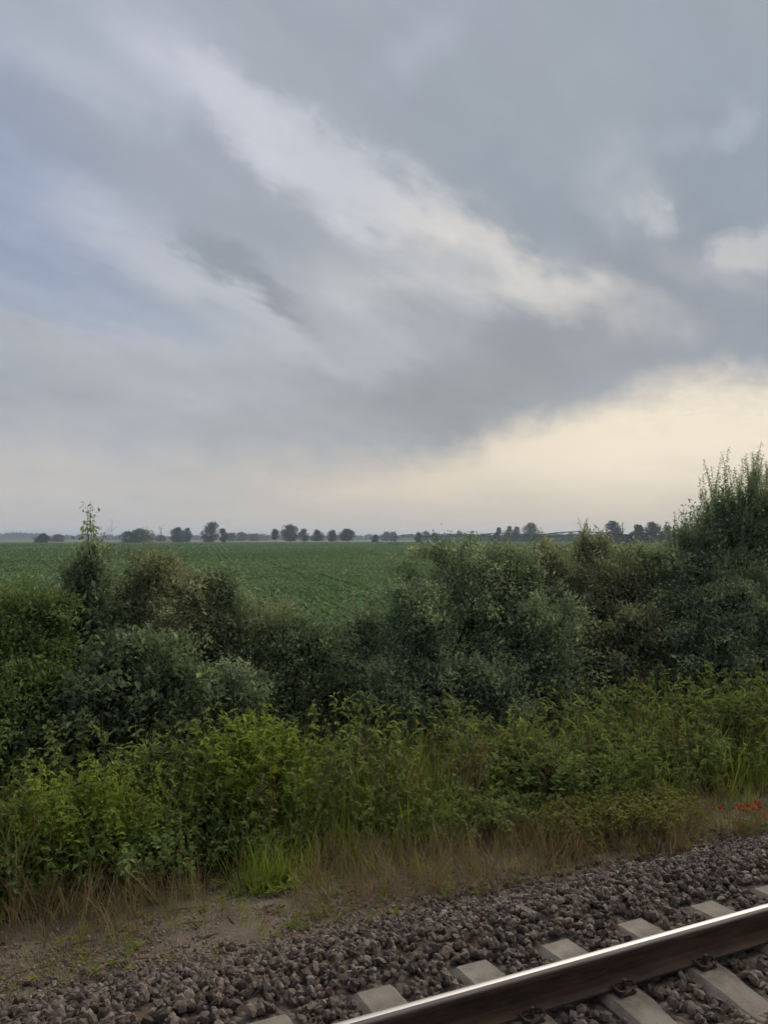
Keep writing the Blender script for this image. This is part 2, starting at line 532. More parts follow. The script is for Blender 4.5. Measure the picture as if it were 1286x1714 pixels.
mg, t = material('soil and meadow')
pos = t.n('ShaderNodeTexCoord').outputs['Object']
yy = t.n('ShaderNodeSeparateXYZ', {0: pos}).outputs[1]
soil = t.ramp(t.noise(pos, 3.0, 8.0, .65), [(.3, (.07, .050, .034, 1)), (.5, (.13, .096, .066, 1)), (.7, (.20, .155, .11, 1))])
grit = t.noise(pos, 45.0, 3.0, .6)
soil = t.mix(t.smooth(grit, .42, .62, 0, .6), soil, (.17, .14, .115, 1))
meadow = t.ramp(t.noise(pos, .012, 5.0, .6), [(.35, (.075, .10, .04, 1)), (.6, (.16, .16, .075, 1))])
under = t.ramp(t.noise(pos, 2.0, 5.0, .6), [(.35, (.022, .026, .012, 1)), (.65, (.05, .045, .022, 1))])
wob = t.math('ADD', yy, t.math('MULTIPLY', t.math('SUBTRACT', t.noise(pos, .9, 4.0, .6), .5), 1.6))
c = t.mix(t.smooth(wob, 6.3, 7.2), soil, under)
c = t.mix(t.smooth(yy, 200, 500), c, meadow)
p = t.n('ShaderNodeBsdfPrincipled', {'Base Color': c, 'Roughness': .95, 'Specular IOR Level': .1})
b = t.n('ShaderNodeBump', {'Strength': .6, 'Distance': .03, 'Height': t.noise(pos, 22.0, 6.0, .65)})
t.put(p.inputs['Normal'], b.outputs[0])
t.n('ShaderNodeOutputMaterial', {0: p.outputs[0]})

gx = np.concatenate([[-6000, -2000, -600, -200, -60, -20], np.arange(-8, 24, .12), [28, 40, 80, 240, 700, 2200, 6000]])
gy = np.concatenate([[-6000, -1500, -300, -60, -30, -10, -4.5, -3.6, -2.6, 0, 2, 4.2], np.arange(4.35, 9, .1), [9.5, 10, 11, 12, 16, 30, 80, 200, 560, 1200, 2500, 6000]])
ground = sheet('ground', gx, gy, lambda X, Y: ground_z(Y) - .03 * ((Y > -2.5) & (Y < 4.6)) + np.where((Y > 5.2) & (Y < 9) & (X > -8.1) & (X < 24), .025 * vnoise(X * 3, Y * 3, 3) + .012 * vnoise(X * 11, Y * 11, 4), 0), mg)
tag(ground, 'flat farmland ground with a brown earth verge below the railway ballast', kind='structure')

# ballast bed: trapezoid of crushed stone, its surface uneven
mb, t = material('crushed stone bed')
pos = t.n('ShaderNodeTexCoord').outputs['Object']
vor = t.n('ShaderNodeTexVoronoi', {'Vector': pos, 'Scale': 22.0})
cc = t.ramp(t.math('ADD', t.math('MULTIPLY', t.n('ShaderNodeSeparateColor', {0: vor.outputs['Color']}).outputs[0], .7), t.math('MULTIPLY', t.noise(pos, 1.2, 4.0, .6), .3)),
            [(.2, (.04, .031, .025, 1)), (.55, (.095, .076, .061, 1)), (.85, (.17, .137, .11, 1))])
p = t.n('ShaderNodeBsdfPrincipled', {'Base Color': cc, 'Roughness': .9, 'Specular IOR Level': .2})
b = t.n('ShaderNodeBump', {'Strength': 1.0, 'Distance': .03, 'Height': t.math('SUBTRACT', 1.0, vor.outputs['Distance'])})
t.put(p.inputs['Normal'], b.outputs[0])
t.n('ShaderNodeOutputMaterial', {0: p.outputs[0]})


def bed_z(y):
    return np.interp(y, [-3.55, -2.55, .35, .7, 1.2, 4.2, 4.6, 5.45], [-.56, -.03, -.03, -.05, -.03, -.03, -.14, -.50])


bx = np.concatenate([[-900, -200, -40], np.arange(-12, 40, .25), [60, 120, 300, 900]])
by = np.array([-3.55, -2.55, -1, .35, .7, 1.2, 1.6, 2.0, 2.4, 2.8, 3.2, 3.6, 3.9, 4.1, 4.25, 4.4, 4.6, 4.8, 5.0, 5.2, 5.45])
bed = sheet('ballast_bed', bx, by, lambda X, Y: bed_z(Y) + .012 * vnoise(X * 2.3, Y * 2.3, 5), mb)
tag(bed, 'dark grey brown bed of crushed stone under the railway track', kind='structure')

# sleeper positions
SL_X0, SL_DX = 1.70, 0.61
SLEEPERS = [SL_X0 + SL_DX * k for k in range(-22, 70)]
TR_Y, RAIL_Y = 2.68, (1.925, 3.43)

# loose stones lying on the bed
ICO = None


def stone_base():
    ph = (1 + 5 ** .5) / 2
    v = norm(np.array([(-1, ph, 0), (1, ph, 0), (-1, -ph, 0), (1, -ph, 0), (0, -1, ph), (0, 1, ph), (0, -1, -ph), (0, 1, -ph), (ph, 0, -1), (ph, 0, 1), (-ph, 0, -1), (-ph, 0, 1)], float))
    f = np.array([(0, 11, 5), (0, 5, 1), (0, 1, 7), (0, 7, 10), (0, 10, 11), (1, 5, 9), (5, 11, 4), (11, 10, 2), (10, 7, 6), (7, 1, 8), (3, 9, 4), (3, 4, 2), (3, 2, 6), (3, 6, 8), (3, 8, 9), (4, 9, 5), (2, 4, 11), (6, 2, 10), (8, 6, 7), (9, 8, 1)])
    return v, f


def rand_rot(n, r):
    q = norm(r.normal(size=(n, 4)))
    a, b_, c_, d = q.T
    return np.stack([np.stack([1 - 2 * (c_ * c_ + d * d), 2 * (b_ * c_ - a * d), 2 * (b_ * d + a * c_)], -1),
                     np.stack([2 * (b_ * c_ + a * d), 1 - 2 * (b_ * b_ + d * d), 2 * (c_ * d - a * b_)], -1),
                     np.stack([2 * (b_ * d - a * c_), 2 * (c_ * d + a * b_), 1 - 2 * (b_ * b_ + c_ * c_)], -1)], -2)


def stones(g, x, y, size, z, r):
    v, f = stone_base()
    n = len(x)
    sh = v[None] * (1 + r.uniform(-.28, .28, (n, 12, 1)))
    sh = sh * np.stack([np.ones(n), r.uniform(.6, .95, n), r.uniform(.45, .8, n)], -1)[:, None]
    sh = np.einsum('nij,nkj->nki', rand_rot(n, r), sh) * size[:, None, None]
    V = sh + np.stack([x, y, z], -1)[:, None]
    Fc = (f[None] + np.arange(n)[:, None, None] * 12).reshape(-1, 3)
    g.add(V.reshape(-1, 3), Fc, np.repeat(r.beta(.9, 1.4, n), 12))


g = Geo()
for (x0, x1, y0, y1, dens) in ((-1.6, 10.5, 2.2, 5.95, 620), (-5, -1.6, 1.4, 5.95, 330), (10.5, 22, 1.4, 5.6, 260), (-1.6, 10.5, .6, 2.2, 330)):
    n = int((x1 - x0) * (y1 - y0) * dens)
    x, y = rng.uniform(x0, x1, n), rng.uniform(y0, y1, n)
    # fewer where the shoulder fades into the earth verge
    keep = rng.uniform(size=n) < np.clip((5.68 + .25 * vnoise(x, y, 9) + .15 * vnoise(x * 4, y * 4, 10) - y) / .75, 0.0, 1)
    # kept off the sleepers and the rails
    k = np.round((x - SL_X0) / SL_DX)
    on = (np.abs(x - SL_X0 - k * SL_DX) < .155) & (np.abs(y - TR_Y) < 1.33)
    on |= (np.abs(y - RAIL_Y[0]) < .10) | (np.abs(y - RAIL_Y[1]) < .10)
    keep &= ~on
    x, y = x[keep], y[keep]
    size = .014 + .028 * rng.uniform(0, 1, len(x)) ** 1.1
    stones(g, x, y, size, np.maximum(bed_z(y), ground_z(y)) + .010 + rng.uniform(-.012, .016, len(x)), rng)
o = link('ballast_stones', g.mesh('ballast_stones', M_STONE))
tag(o, 'loose grey brown crushed stones filling and edging the track bed', kind='stuff')
# scattered small stones on the earth verge
g = Geo()
n = 17000
x, y = rng.uniform(-4, 16, n), 5.3 + np.abs(rng.normal(0, .62, n))
keep = y < 7.4
x, y = x[keep], y[keep]
stones(g, x, y, rng.uniform(.004, .017, len(x)), ground_z(y) + .012, rng)
o = link('gravel', g.mesh('gravel', M_GRAVEL))
tag(o, 'fine gravel scattered over the brown earth verge beside the ballast', kind='stuff')

# ------------------------------------------------------------------ the neighbouring track
track = empty('railway_track', (0, TR_Y, 0), 'rusty railway track with a polished rail head on pale concrete sleepers', 'railway track')
RB = .022                         # underside of the rail foot
foot = [(-.075, 0), (.075, 0), (.075, .011), (.022, .026), (.0085, .042), (.0085, .128), (.016, .136), (.0355, .142), (.0355, .160), (-.0355, .160), (-.0355, .142), (-.016, .136), (-.0085, .128), (-.0085, .042), (-.022, .026), (-.075, .011)]
head = [(-.0355, .1605), (-.0345, .166), (-.028, .1705), (-.015, .1728), (-.008, .1732)]
band = [(-.008, .1732), (.002, .1735), (.015, .1730), (.026, .1712), (.032, .1685)]
edge_ = [(.032, .1685), (.0345, .166), (.0355, .1605)]
for ry in RAIL_Y:
    g = Geo(); extrude(g, [(ry - TR_Y + y_, RB + z_) for y_, z_ in foot], -60, 400)
    rail = link('rail', g.mesh('rail', M_RUSTSTEEL), track)
    g = Geo()
    for pr_ in (head, edge_):
        extrude(g, [(ry - TR_Y + y_, RB + z_) for y_, z_ in pr_], -60, 400, closed=False)
    hd = link('rail_head', g.mesh('rail_head', M_WORN, True), rail)
    g = Geo(); extrude(g, [(ry - TR_Y + y_, RB + z_) for y_, z_ in band], -60, 400, closed=False)
    link('running_band', g.mesh('running_band', M_SHINE, True), rail)

# sleeper: dished in the middle, raised seats under the rails, chamfered ends
g = Geo()
st = [(-1.30, -.045), (-1.27, -.006), (-1.02, .010), (-.95, .016), (-.56, .016), (-.48, .0), (-.2, -.028), (.2, -.028), (.48, .0), (.56, .016), (.95, .016), (1.02, .010), (1.27, -.006), (1.30, -.045)]
V, f = [], []
for (y_, z_) in st:
    hw = .098 if abs(y_) > .5 else .085
    V += [(-.148, y_, -.19), (-.135, y_, z_ - .03), (-hw, y_, z_), (hw, y_, z_), (.135, y_, z_ - .03), (.148, y_, -.19)]
for a_ in range(len(st) - 1):
    for s in range(5):
        q = a_ * 6 + s
        f += [(q, q + 1, q + 7), (q, q + 7, q + 6)]
for base in (0, (len(st) - 1) * 6):
    f += [(base, base + 1, base + 4), (base + 1, base + 2, base + 3), (base + 1, base + 3, base + 4), (base, base + 4, base + 5)]
g.add(V, f)
sl_mesh = g.mesh('sleeper', M_CONCRETE)
# fastening: guide plate, bent spring clip and bolt
g = Geo()
box(g, (-.055, .078, .018), (.055, .135, .034), bevel=.006)
tube(g, [(-.03, .135, .038), (-.062, .125, .045), (-.066, .085, .052), (-.04, .058, .046), (-.016, .075, .056), (0, .108, .062), (.016, .075, .056), (.04, .058, .046), (.066, .085, .052), (.062, .125, .045), (.03, .135, .038)], .0075, 5)
tube(g, [(0, .1, .03), (0, .1, .085)], .012, 6)
clip_mesh = g.mesh('rail_clip', M_CLIP)
g = Geo(); box(g, (-.085, -.076, .0165), (.085, .076, .0215))
pad_mesh = g.mesh('rail_pad', M_PAD)
for k, sx in enumerate(SLEEPERS):
    s = link('sleeper', sl_mesh, track)
    s.location = (sx + rng.uniform(-.012, .012), rng.uniform(-.012, .012), rng.uniform(-.004, .001))
    s.rotation_euler = (0, 0, rng.uniform(-.008, .008))
    if -14 < sx - 3 < 26:
        for ry in RAIL_Y:
            pd = link('rail_pad', pad_mesh, s); pd.location = (0, ry - TR_Y - s.location.y, -s.location.z)
            for side in (0, PI):
                cl = link('rail_clip', clip_mesh, s); cl.location = (0, ry - TR_Y - s.location.y, -s.location.z); cl.rotation_euler = (0, 0, side)

# ------------------------------------------------------------------ plants
def bez(A, B, C_, s):
    s = s[..., None]
    return A * (1 - s) ** 2 + 2 * B * s * (1 - s) + C_ * s * s


def shrub_geo(seed, W, Dp, H, stems=6, twigs=170, per=75, leaf=.055, asp=.55, shoots=10, shoot_len=.6, prof=None, spread=.10, mat_leaf=M_HEDGE, low=.04, lean=0.0, dead=10):
    """branching bush inside a lumpy envelope; leaves sit along the twigs"""
    r = np.random.default_rng(seed)
    prof = prof or (lambda h: np.sin(np.clip(h * .86 + .14, 0, 1) * PI) ** .6)
    gs, gl = Geo(), Geo()
    ph = r.uniform(0, 6.28, 6)

    def radius(h, a):
        return prof(h) * (1 + .20 * np.sin(2 * a + ph[0] + 3 * h) + .16 * np.sin(3 * a + ph[1] - 4 * h) + .12 * np.sin(5 * a + ph[2] + 7 * h))
    nodes = []
    for k in range(stems):
        a = r.uniform(0, 6.28); h = r.uniform(.6, .97); rr = radius(h, a) * r.uniform(.1, .75)
        tip = np.array([rr * W / 2 * math.cos(a) + lean * h * H, rr * Dp / 2 * math.sin(a), h * H])
        base = np.array([r.normal(0, .06 * W), r.normal(0, .06 * Dp), -.12])
        mid = base * .5 + tip * .5 + np.array([r.normal(0, .08 * W), r.normal(0, .08 * Dp), .12 * H])
        pts = bez(base, mid, tip, np.linspace(0, 1, 9))
        pts[1:-1] += r.normal(0, .02 * H ** .5, (7, 3))
        rad = np.linspace(.016 + .008 * H, .004, 9)
        tube(gs, pts, rad, 5, r.uniform(.3, .7))
        nodes.append(pts[1:])
    nodes = np.concatenate(nodes)
    # twig ends
    h = low + (1 - low) * r.uniform(0, 1, twigs) ** .85
    a = r.uniform(0, 6.28, twigs)
    rr = radius(h, a) * r.uniform(.25, 1, twigs) ** .5 * np.where(r.uniform(size=twigs) < .2, r.uniform(1.0, 1.22, twigs), 1)
    T = np.stack([rr * W / 2 * np.cos(a) + lean * h * H, rr * Dp / 2 * np.sin(a), h * H * (1 + .06 * np.sin(4 * a + ph[3]))], -1)
    dist = np.linalg.norm((T[:, None] - nodes[None]) * [1, 1, 1.2], axis=-1) + np.where(nodes[None, :, 2] > T[:, None, 2] - .03, .8, 0)
    A = nodes[dist.argmin(1)]
    B = (A + T) / 2 + np.stack([r.normal(0, .08, twigs), r.normal(0, .08, twigs), r.uniform(.02, .2, twigs)], -1) * min(1, H / 2)
    for i in range(twigs):
        tube(gs, bez(A[i], B[i], T[i], np.linspace(0, 1, 4)), np.linspace(.006, .0018, 4), 3, .5, cap=False)
    tw_t = np.clip(r.normal(.45, .22, twigs), 0, 1)
    s = .28 + .76 * r.uniform(0, 1, (twigs, per)) ** .6
    Pp = bez(A[:, None], B[:, None], T[:, None], s) + r.normal(0, spread, (twigs, per, 3)) * np.array([1, 1, .8])
    out = norm(Pp - np.array([0, 0, H * .35]))
    Dd = norm(out * .7 + r.normal(0, .7, Pp.shape) + [0, 0, -.1])
    Nn = norm(np.array([0, 0, 1.0]) + out * .5 + r.normal(0, .45, Pp.shape))
    L = leaf * np.clip(r.lognormal(-.08, .34, (twigs, per)), .45, 2.0)
    tt = np.clip(tw_t[:, None] + r.normal(0, .17, (twigs, per)), 0, 1)
    q = Pp[..., 2] > .0
    leaves(gl, Pp[q], Dd[q], Nn[q], L[q], L[q] * asp, tt[q])
    # young shoots sticking out of the top
    for k in range(shoots):
        hh = r.uniform(.72, .97); aa = r.uniform(0, 6.28); r2 = radius(hh, aa) * r.uniform(0, .8)
        b0 = np.array([r2 * W / 2 * math.cos(aa) + lean * hh * H, r2 * Dp / 2 * math.sin(aa), hh * H])
        ln = shoot_len * r.uniform(.4, 1.15)
        tip = b0 + np.array([r.normal(0, .16), r.normal(0, .16), 1]) * ln
        tube(gs, bez(b0, (b0 + tip) / 2 + r.normal(0, .03, 3), tip, np.linspace(0, 1, 5)), np.linspace(.005, .0015, 5), 3, .5, cap=False)
        nl = int(ln * 75)
        s_ = np.linspace(.05, 1.0, nl)
        Pq = b0 + (tip - b0) * s_[:, None] + r.normal(0, .012, (nl, 3))
        an = np.arange(nl) * 2.4 + r.uniform(0, 6)
        Dq = np.stack([np.cos(an), np.sin(an), np.full(nl, .7)], -1)
        leaves(gl, Pq, Dq, np.array([0, 0, 1.0]) + r.normal(0, .3, (nl, 3)), leaf * 1.1 * (1.1 - .5 * s_), leaf * asp * (1.1 - .5 * s_), np.clip(r.normal(.55, .15, nl), 0, 1))
    # bare twigs poking through the leaves
    for k in range(dead):
        hh = r.uniform(.35, .95); aa = r.uniform(0, 6.28); r2 = radius(hh, aa) * r.uniform(.6, 1)
        b0 = np.array([r2 * W / 2 * math.cos(aa), r2 * Dp / 2 * math.sin(aa), hh * H])
        tip = b0 + norm(np.array([math.cos(aa) * .6, math.sin(aa) * .6, r.uniform(.2, 1.2)])) * r.uniform(.2, .5)
        tube(gs, [b0 - (tip - b0), b0 + r.normal(0, .02, 3), tip], [.006, .004, .0015], 3, .8, cap=False)
        for q_ in range(3):
            c0 = b0 + (tip - b0) * r.uniform(.2, .8)
            tube(gs, [c0, c0 + (tip - b0) * .3 + r.normal(0, .07, 3)], [.003, .001], 3, .8, cap=False)
    return gs.mesh('stems', M_BARK, True), gl.mesh('foliage', mat_leaf)


def put_shrub(name, px, Y, label, cat, group, mats, rz=0.0, scale=(1, 1, 1), lift=0.0):
    p0 = at_depth(px, 900, Y)
    e = empty(name, (p0[0], Y, float(ground_z(Y)) - .02 + lift), label, cat, group, rz)
    e.scale = scale
    link('stems', mats[0], e); link('foliage', mats[1], e)
    return e


def top_height(px, py, Y):
    return at_depth(px, py, Y)[2] - float(ground_z(Y))


cone = lambda h: np.clip(1.10 - .85 * h ** 1.5, .1, 1) * np.clip(.72 + 1.2 * h, 0, 1)
HG = 'bushes of the trackside hedge'
tall = lambda h: np.clip(1.08 - .95 * h, .05, 1) ** .8
dome = lambda h: np.sqrt(np.clip(1 - (h * 1.02 - .12) ** 2 * 1.1, .02, 1))
# (centre px, top py, depth Y, width m, kind of envelope, material, leaf, shoots, shoot length, label)
BUSHES = [
    (150, 930, 10.6, 1.7, cone, M_HEDGE, .056, 9, .45, 'dark green bush with one thin shoot rising above the horizon'),
    (30, 1000, 10.2, 2.6, dome, M_LOOSE, .056, 16, .45, 'loose light green bush at the far left end of the hedge'),
    (262, 940, 10.9, 2.4, dome, M_HEDGE_BROWN, .052, 20, .5, 'olive green rounded bush right of the bush with the thin shoot'),
    (365, 965, 11.0, 2.3, cone, M_HEDGE, .052, 16, .45, 'dark green bush between the olive bush and the low gap in the hedge'),
    (445, 1020, 10.7, 1.9, dome, M_HEDGE_BROWN, .050, 12, .4, 'small olive bush left of the low gap where the field shows'),
    (235, 1075, 9.3, 2.5, dome, M_HEDGE_GREY, .064, 10, .3, 'low broad bush with dull grey green leaves in front of the olive bush'),
    (510, 1050, 10.1, 2.3, dome, M_HEDGE_GREY, .050, 10, .3, 'low greyish bush in the gap below the beet field'),
    (602, 1035, 10.5, 2.0, cone, M_HEDGE, .050, 12, .6, 'small dark bush with thin upright shoots beside the big dark bush'),
    (780, 918, 10.5, 3.3, dome, M_HEDGE, .054, 26, .3, 'big domed dark green bush in the middle of the hedge'),
    (700, 985, 9.9, 1.9, dome, M_HEDGE, .052, 12, .3, 'dark bush at the foot of the big domed bush'),
    (915, 922, 10.9, 2.3, cone, M_HEDGE_BROWN, .050, 20, .55, 'brownish green bush with shoots rising right of the domed bush'),
    (985, 905, 11.1, 1.9, cone, M_HEDGE_BROWN, .052, 20, .45, 'bushy brown green shrub with tufted shoots above the horizon'),
    (1080, 925, 10.7, 2.5, dome, M_HEDGE, .052, 18, .3, 'dark rounded bush left of the tall hedge tree'),
    (900, 1010, 9.7, 2.4, dome, M_HEDGE, .052, 12, .3, 'low dark green bush in front of the brownish bush'),
    (1060, 1025, 9.8, 2.2, dome, M_HEDGE_BROWN, .052, 12, .3, 'low mixed bush in front of the dark rounded bush'),
    (650, 1120, 9.4, 1.7, dome, M_HEDGE, .052, 8, .3, 'low dark bush filling the foot of the hedge left of the domed bush'),
    (380, 1120, 9.6, 2.0, dome, M_HEDGE, .052, 8, .3, 'low dark bush right of the dull grey green bush'),
    (800, 1110, 9.2, 2.2, dome, M_HEDGE, .052, 8, .3, 'low dark bush in front of the big domed bush'),
    (1225, 990, 9.1, 2.6, dome, M_HEDGE, .056, 14, .35, 'dark bush at the foot of the tall hedge tree'),
    (862, 930, 10.6, 2.2, dome, M_HEDGE, .054, 16, .4, 'dark bush joining the big domed bush and the brownish bush'),
    (1015, 935, 10.6, 2.0, dome, M_HEDGE_BROWN, .052, 14, .4, 'mixed bush joining the tufted shrub and the dark rounded bush'),
    (60, 1120, 9.4, 2.0, dome, M_LOOSE, .056, 8, .3, 'low green bush left of the dull grey green bush'),
]
for i, (px, py, Y, W, pr, mat, lf, sh, sl, lab) in enumerate(BUSHES):
    H = top_height(px, py, Y)
    tw = int(52 * W * max(H, 1.2)) + 20
    me = shrub_geo(100 + i, W, W * .85, H, 6, tw, 72, lf, .55, int(sh * 1.7), sl * 1.15, pr, .085, mat)
    put_shrub('hedge_bush', px, Y, lab, 'bush', HG, me)
# one long shoot on the narrow bush is built with it: a sapling of its own
H = top_height(150, 868, 10.4)
me = shrub_geo(140, .45, .45, H, 2, 34, 34, .05, .5, 3, .35, tall, .05, M_HEDGE, .3)
put_shrub('sapling', 150, 10.4, 'thin upright sapling sticking out of the narrow bush above the horizon', 'sapling', None, me)

# the tall tree at the right end: many upright rods
H = top_height(1250, 838, 9.8)
pr_t = lambda h: np.clip(1.08 - .72 * h ** 2.6, .12, 1)
me = shrub_geo(150, 4.2, 2.6, H, 13, 820, 62, .062, .5, 250, 1.0, pr_t, .10, M_HEDGE)
put_shrub('hedge_tree', 1262, 9.8, 'tall dark hedge tree with upright leafy rods against the bright sky', 'tree', 'tall trees at the right end of the hedge', me)
for (px, py, Y, W, sd, lab) in ((1420, 800, 10.2, 2.8, 151, 'tall hedge tree cut by the right edge of the view'), (1600, 860, 10.4, 3.0, 152, 'tall hedge tree beyond the right edge of the view')):
    H = top_height(px, py, Y)
    me = shrub_geo(sd, W, W * .8, H, 8, 380, 60, .052, .5, 40, .8, pr_t, .09, M_HEDGE)
    put_shrub('hedge_tree', px, Y, lab, 'tree', 'tall trees at the right end of the hedge', me)
H = top_height(1150, 895, 10.1)
me = shrub_geo(155, 1.7, 1.3, H, 6, 220, 70, .052, .5, 50, .6, dome, .085, M_HEDGE)
put_shrub('hedge_bush', 1150, 10.1, 'dark bush leaning on the left flank of the tall hedge tree', 'bush', HG, me)
# and the hedge goes on past the left edge of the view
H = top_height(-120, 960, 10.4)
me = shrub_geo(156, 2.2, 1.8, H, 6, 260, 66, .046, .5, 10, .35, dome, .085, M_HEDGE)
put_shrub('hedge_bush', -130, 10.5, 'rounded dark bush beyond the left edge of the view', 'bush', HG, me)


# herb templates, one metre tall, scattered as joined masses
def template(kind, seed):
    r = np.random.default_rng(seed)
    g = Geo()
    if kind == 'nettle':
        bend = r.normal(0, .17, 2)
        top = np.array([bend[0], bend[1], 1.0])
        A, B = np.zeros(3), np.array([bend[0] * .1, bend[1] * .1, .6])
        tube(g, bez(A, B, top, np.linspace(0, 1, 4)), [.007, .006, .004, .002], 3, .35, cap=False)
        for k in range(12):
            hgt = np.clip(.14 + .86 * (k + r.uniform(-.35, .35)) / 11, .05, 1.0)
            for s in (0, PI):
                if r.uniform() < .12: continue
                a = k * PI / 2 + s + r.normal(0, .5)
                L = (.135 - .08 * k / 11) * r.uniform(.6, 1.35)
                Pq = bez(A, B, top, np.array([hgt]))
                leaves(g, Pq, np.array([[math.cos(a), math.sin(a), r.uniform(-.7, .35)]]), np.array([[r.normal(0, .4), r.normal(0, .4), 1.0]]), [L], [L * r.uniform(.4, .62)], [np.clip(.3 + .3 * hgt + r.normal(0, .16), 0, 1)])
        n = 14
        Pq = bez(A, B, top, r.uniform(.25, 1, n)) + r.normal(0, .035, (n, 3))
        leaves(g, Pq, r.normal(0, 1, (n, 3)), r.normal(0, .5, (n, 3)) + [0, 0, 1], r.uniform(.03, .06, n), .024, np.clip(r.normal(.5, .15, n), 0, 1))
    elif kind == 'mugwort':
        bend = r.normal(0, .08, 2); top = np.array([bend[0], bend[1], 1.0])
        tube(g, [(0, 0, 0), top * .5, top], [.007, .005, .002], 3, .3, cap=False)
        for k in range(9):
            h0 = .12 + .8 * k / 9; a = k * 2.4 + r.normal(0, .3); ln = .26 * (1.05 - .65 * h0)
            tip = top * h0 + np.array([math.cos(a), math.sin(a), .9]) * ln * .7
            n = 9
            s_ = r.uniform(.15, 1.05, n)[:, None]
            Pq = top * h0 + (tip - top * h0) * s_
            leaves(g, Pq, np.array([math.cos(a), math.sin(a), .4]) + r.normal(0, .6, (n, 3)), np.array([0, 0, 1.0]) + r.normal(0, .3, (n, 3)), r.uniform(.06, .11, n), .03, np.clip(r.normal(.45 + .2 * h0, .14, n), 0, 1))
    elif kind == 'bramble':
        for c_ in range(4):
            a = r.uniform(0, 6.28); ln = r.uniform(.7, 1.2)
            A, B, C_ = np.zeros(3), np.array([math.cos(a) * ln * .35, math.sin(a) * ln * .35, r.uniform(.9, 1.35)]), np.array([math.cos(a) * ln, math.sin(a) * ln, r.uniform(.2, .6)])
            tube(g, bez(A, B, C_, np.linspace(0, 1, 6)), .004, 3, .2, cap=False)
            n = 34
            s_ = r.uniform(.12, 1.0, n)
            Pq = bez(A, B, C_, s_) + r.normal(0, .045, (n, 3))
            leaves(g, Pq, r.normal(0, 1, (n, 3)) * [1, 1, .35], np.array([0, 0, 1.0]) + r.normal(0, .35, (n, 3)), r.uniform(.07, .12, n), r.uniform(.05, .08, n), np.clip(r.normal(.5, .18, n), 0, 1))
    elif kind in ('grass', 'straw'):
        for k in range(11):
            a = r.uniform(0, 6.28); ln = r.uniform(.4, 1.05); lean = r.uniform(.05, .6)
            w_ = r.uniform(.004, .008)
            side = np.array([-math.sin(a), math.cos(a), 0]) * w_
            b0 = np.array([r.normal(0, .11), r.normal(0, .11), 0])
            pts = [b0 + np.array([math.cos(a) * lean * s * s * ln, math.sin(a) * lean * s * s * ln, ln * s * (1 - .25 * lean * s)]) for s in (0, .4, .75, 1)]
            V = [pts[0] - side * .6, pts[0] + side * .6, pts[1] - side, pts[1] + side, pts[2] - side * .7, pts[2] + side * .7, pts[3]]
            g.add(V, [(0, 1, 3), (0, 3, 2), (2, 3, 5), (2, 5, 4), (4, 5, 6)], np.clip(r.normal(.45, .17), 0, 1))
            if kind == 'straw' and k < 7:
                n = 7
                Pq = pts[3] - np.array([0, 0, 1]) * r.uniform(0, .16, n)[:, None]
                leaves(g, Pq, np.array([math.cos(a) * .4, math.sin(a) * .4, .8]) + r.normal(0, .4, (n, 3)), r.normal(0, 1, (n, 3)), .035, .009, np.clip(r.normal(.6, .2, n), 0, 1))
    elif kind == 'dock':
        for k in range(9):
            a = k * 2.4 + r.normal(0, .3)
            L = r.uniform(.22, .36)
            leaves(g, np.array([[0, 0, .03 + .015 * k]]), np.array([[math.cos(a), math.sin(a), r.uniform(.3, 1.0)]]), np.array([[-math.cos(a) * .5, -math.sin(a) * .5, 1.0]]), [L], [L * .34], [r.uniform(.3, .8)])
    elif kind == 'seedhead':
        tube(g, [(0, 0, 0), (.02, .01, .5), (.0, .03, 1.0)], [.006, .005, .002], 3, .5, cap=False)
        n = 60
        hh = r.uniform(.45, 1.0, n); a = r.uniform(0, 6.28, n); rr = .05 * (1.1 - hh)
        Pq = np.stack([np.cos(a) * rr, np.sin(a) * rr + .03 * hh, hh], -1)
        leaves(g, Pq, np.stack([np.cos(a), np.sin(a), np.full(n, .3)], -1), r.normal(0, 1, (n, 3)), .022, .018, np.clip(r.normal(.5, .2, n), 0, 1))
    elif kind == 'beet':
        for k in range(6):
            a = k * 2.4 + r.normal(0, .3); L = r.uniform(.24, .36)
            leaves(g, np.array([[.03 * math.cos(a), .03 * math.sin(a), .02]]), np.array([[math.cos(a), math.sin(a), r.uniform(.6, 1.7)]]), np.array([[-math.cos(a), -math.sin(a), 1.0]]), [L], [L * .55], [np.clip(r.normal(.5, .2), 0, 1)])
    return g.arrays()[:3]


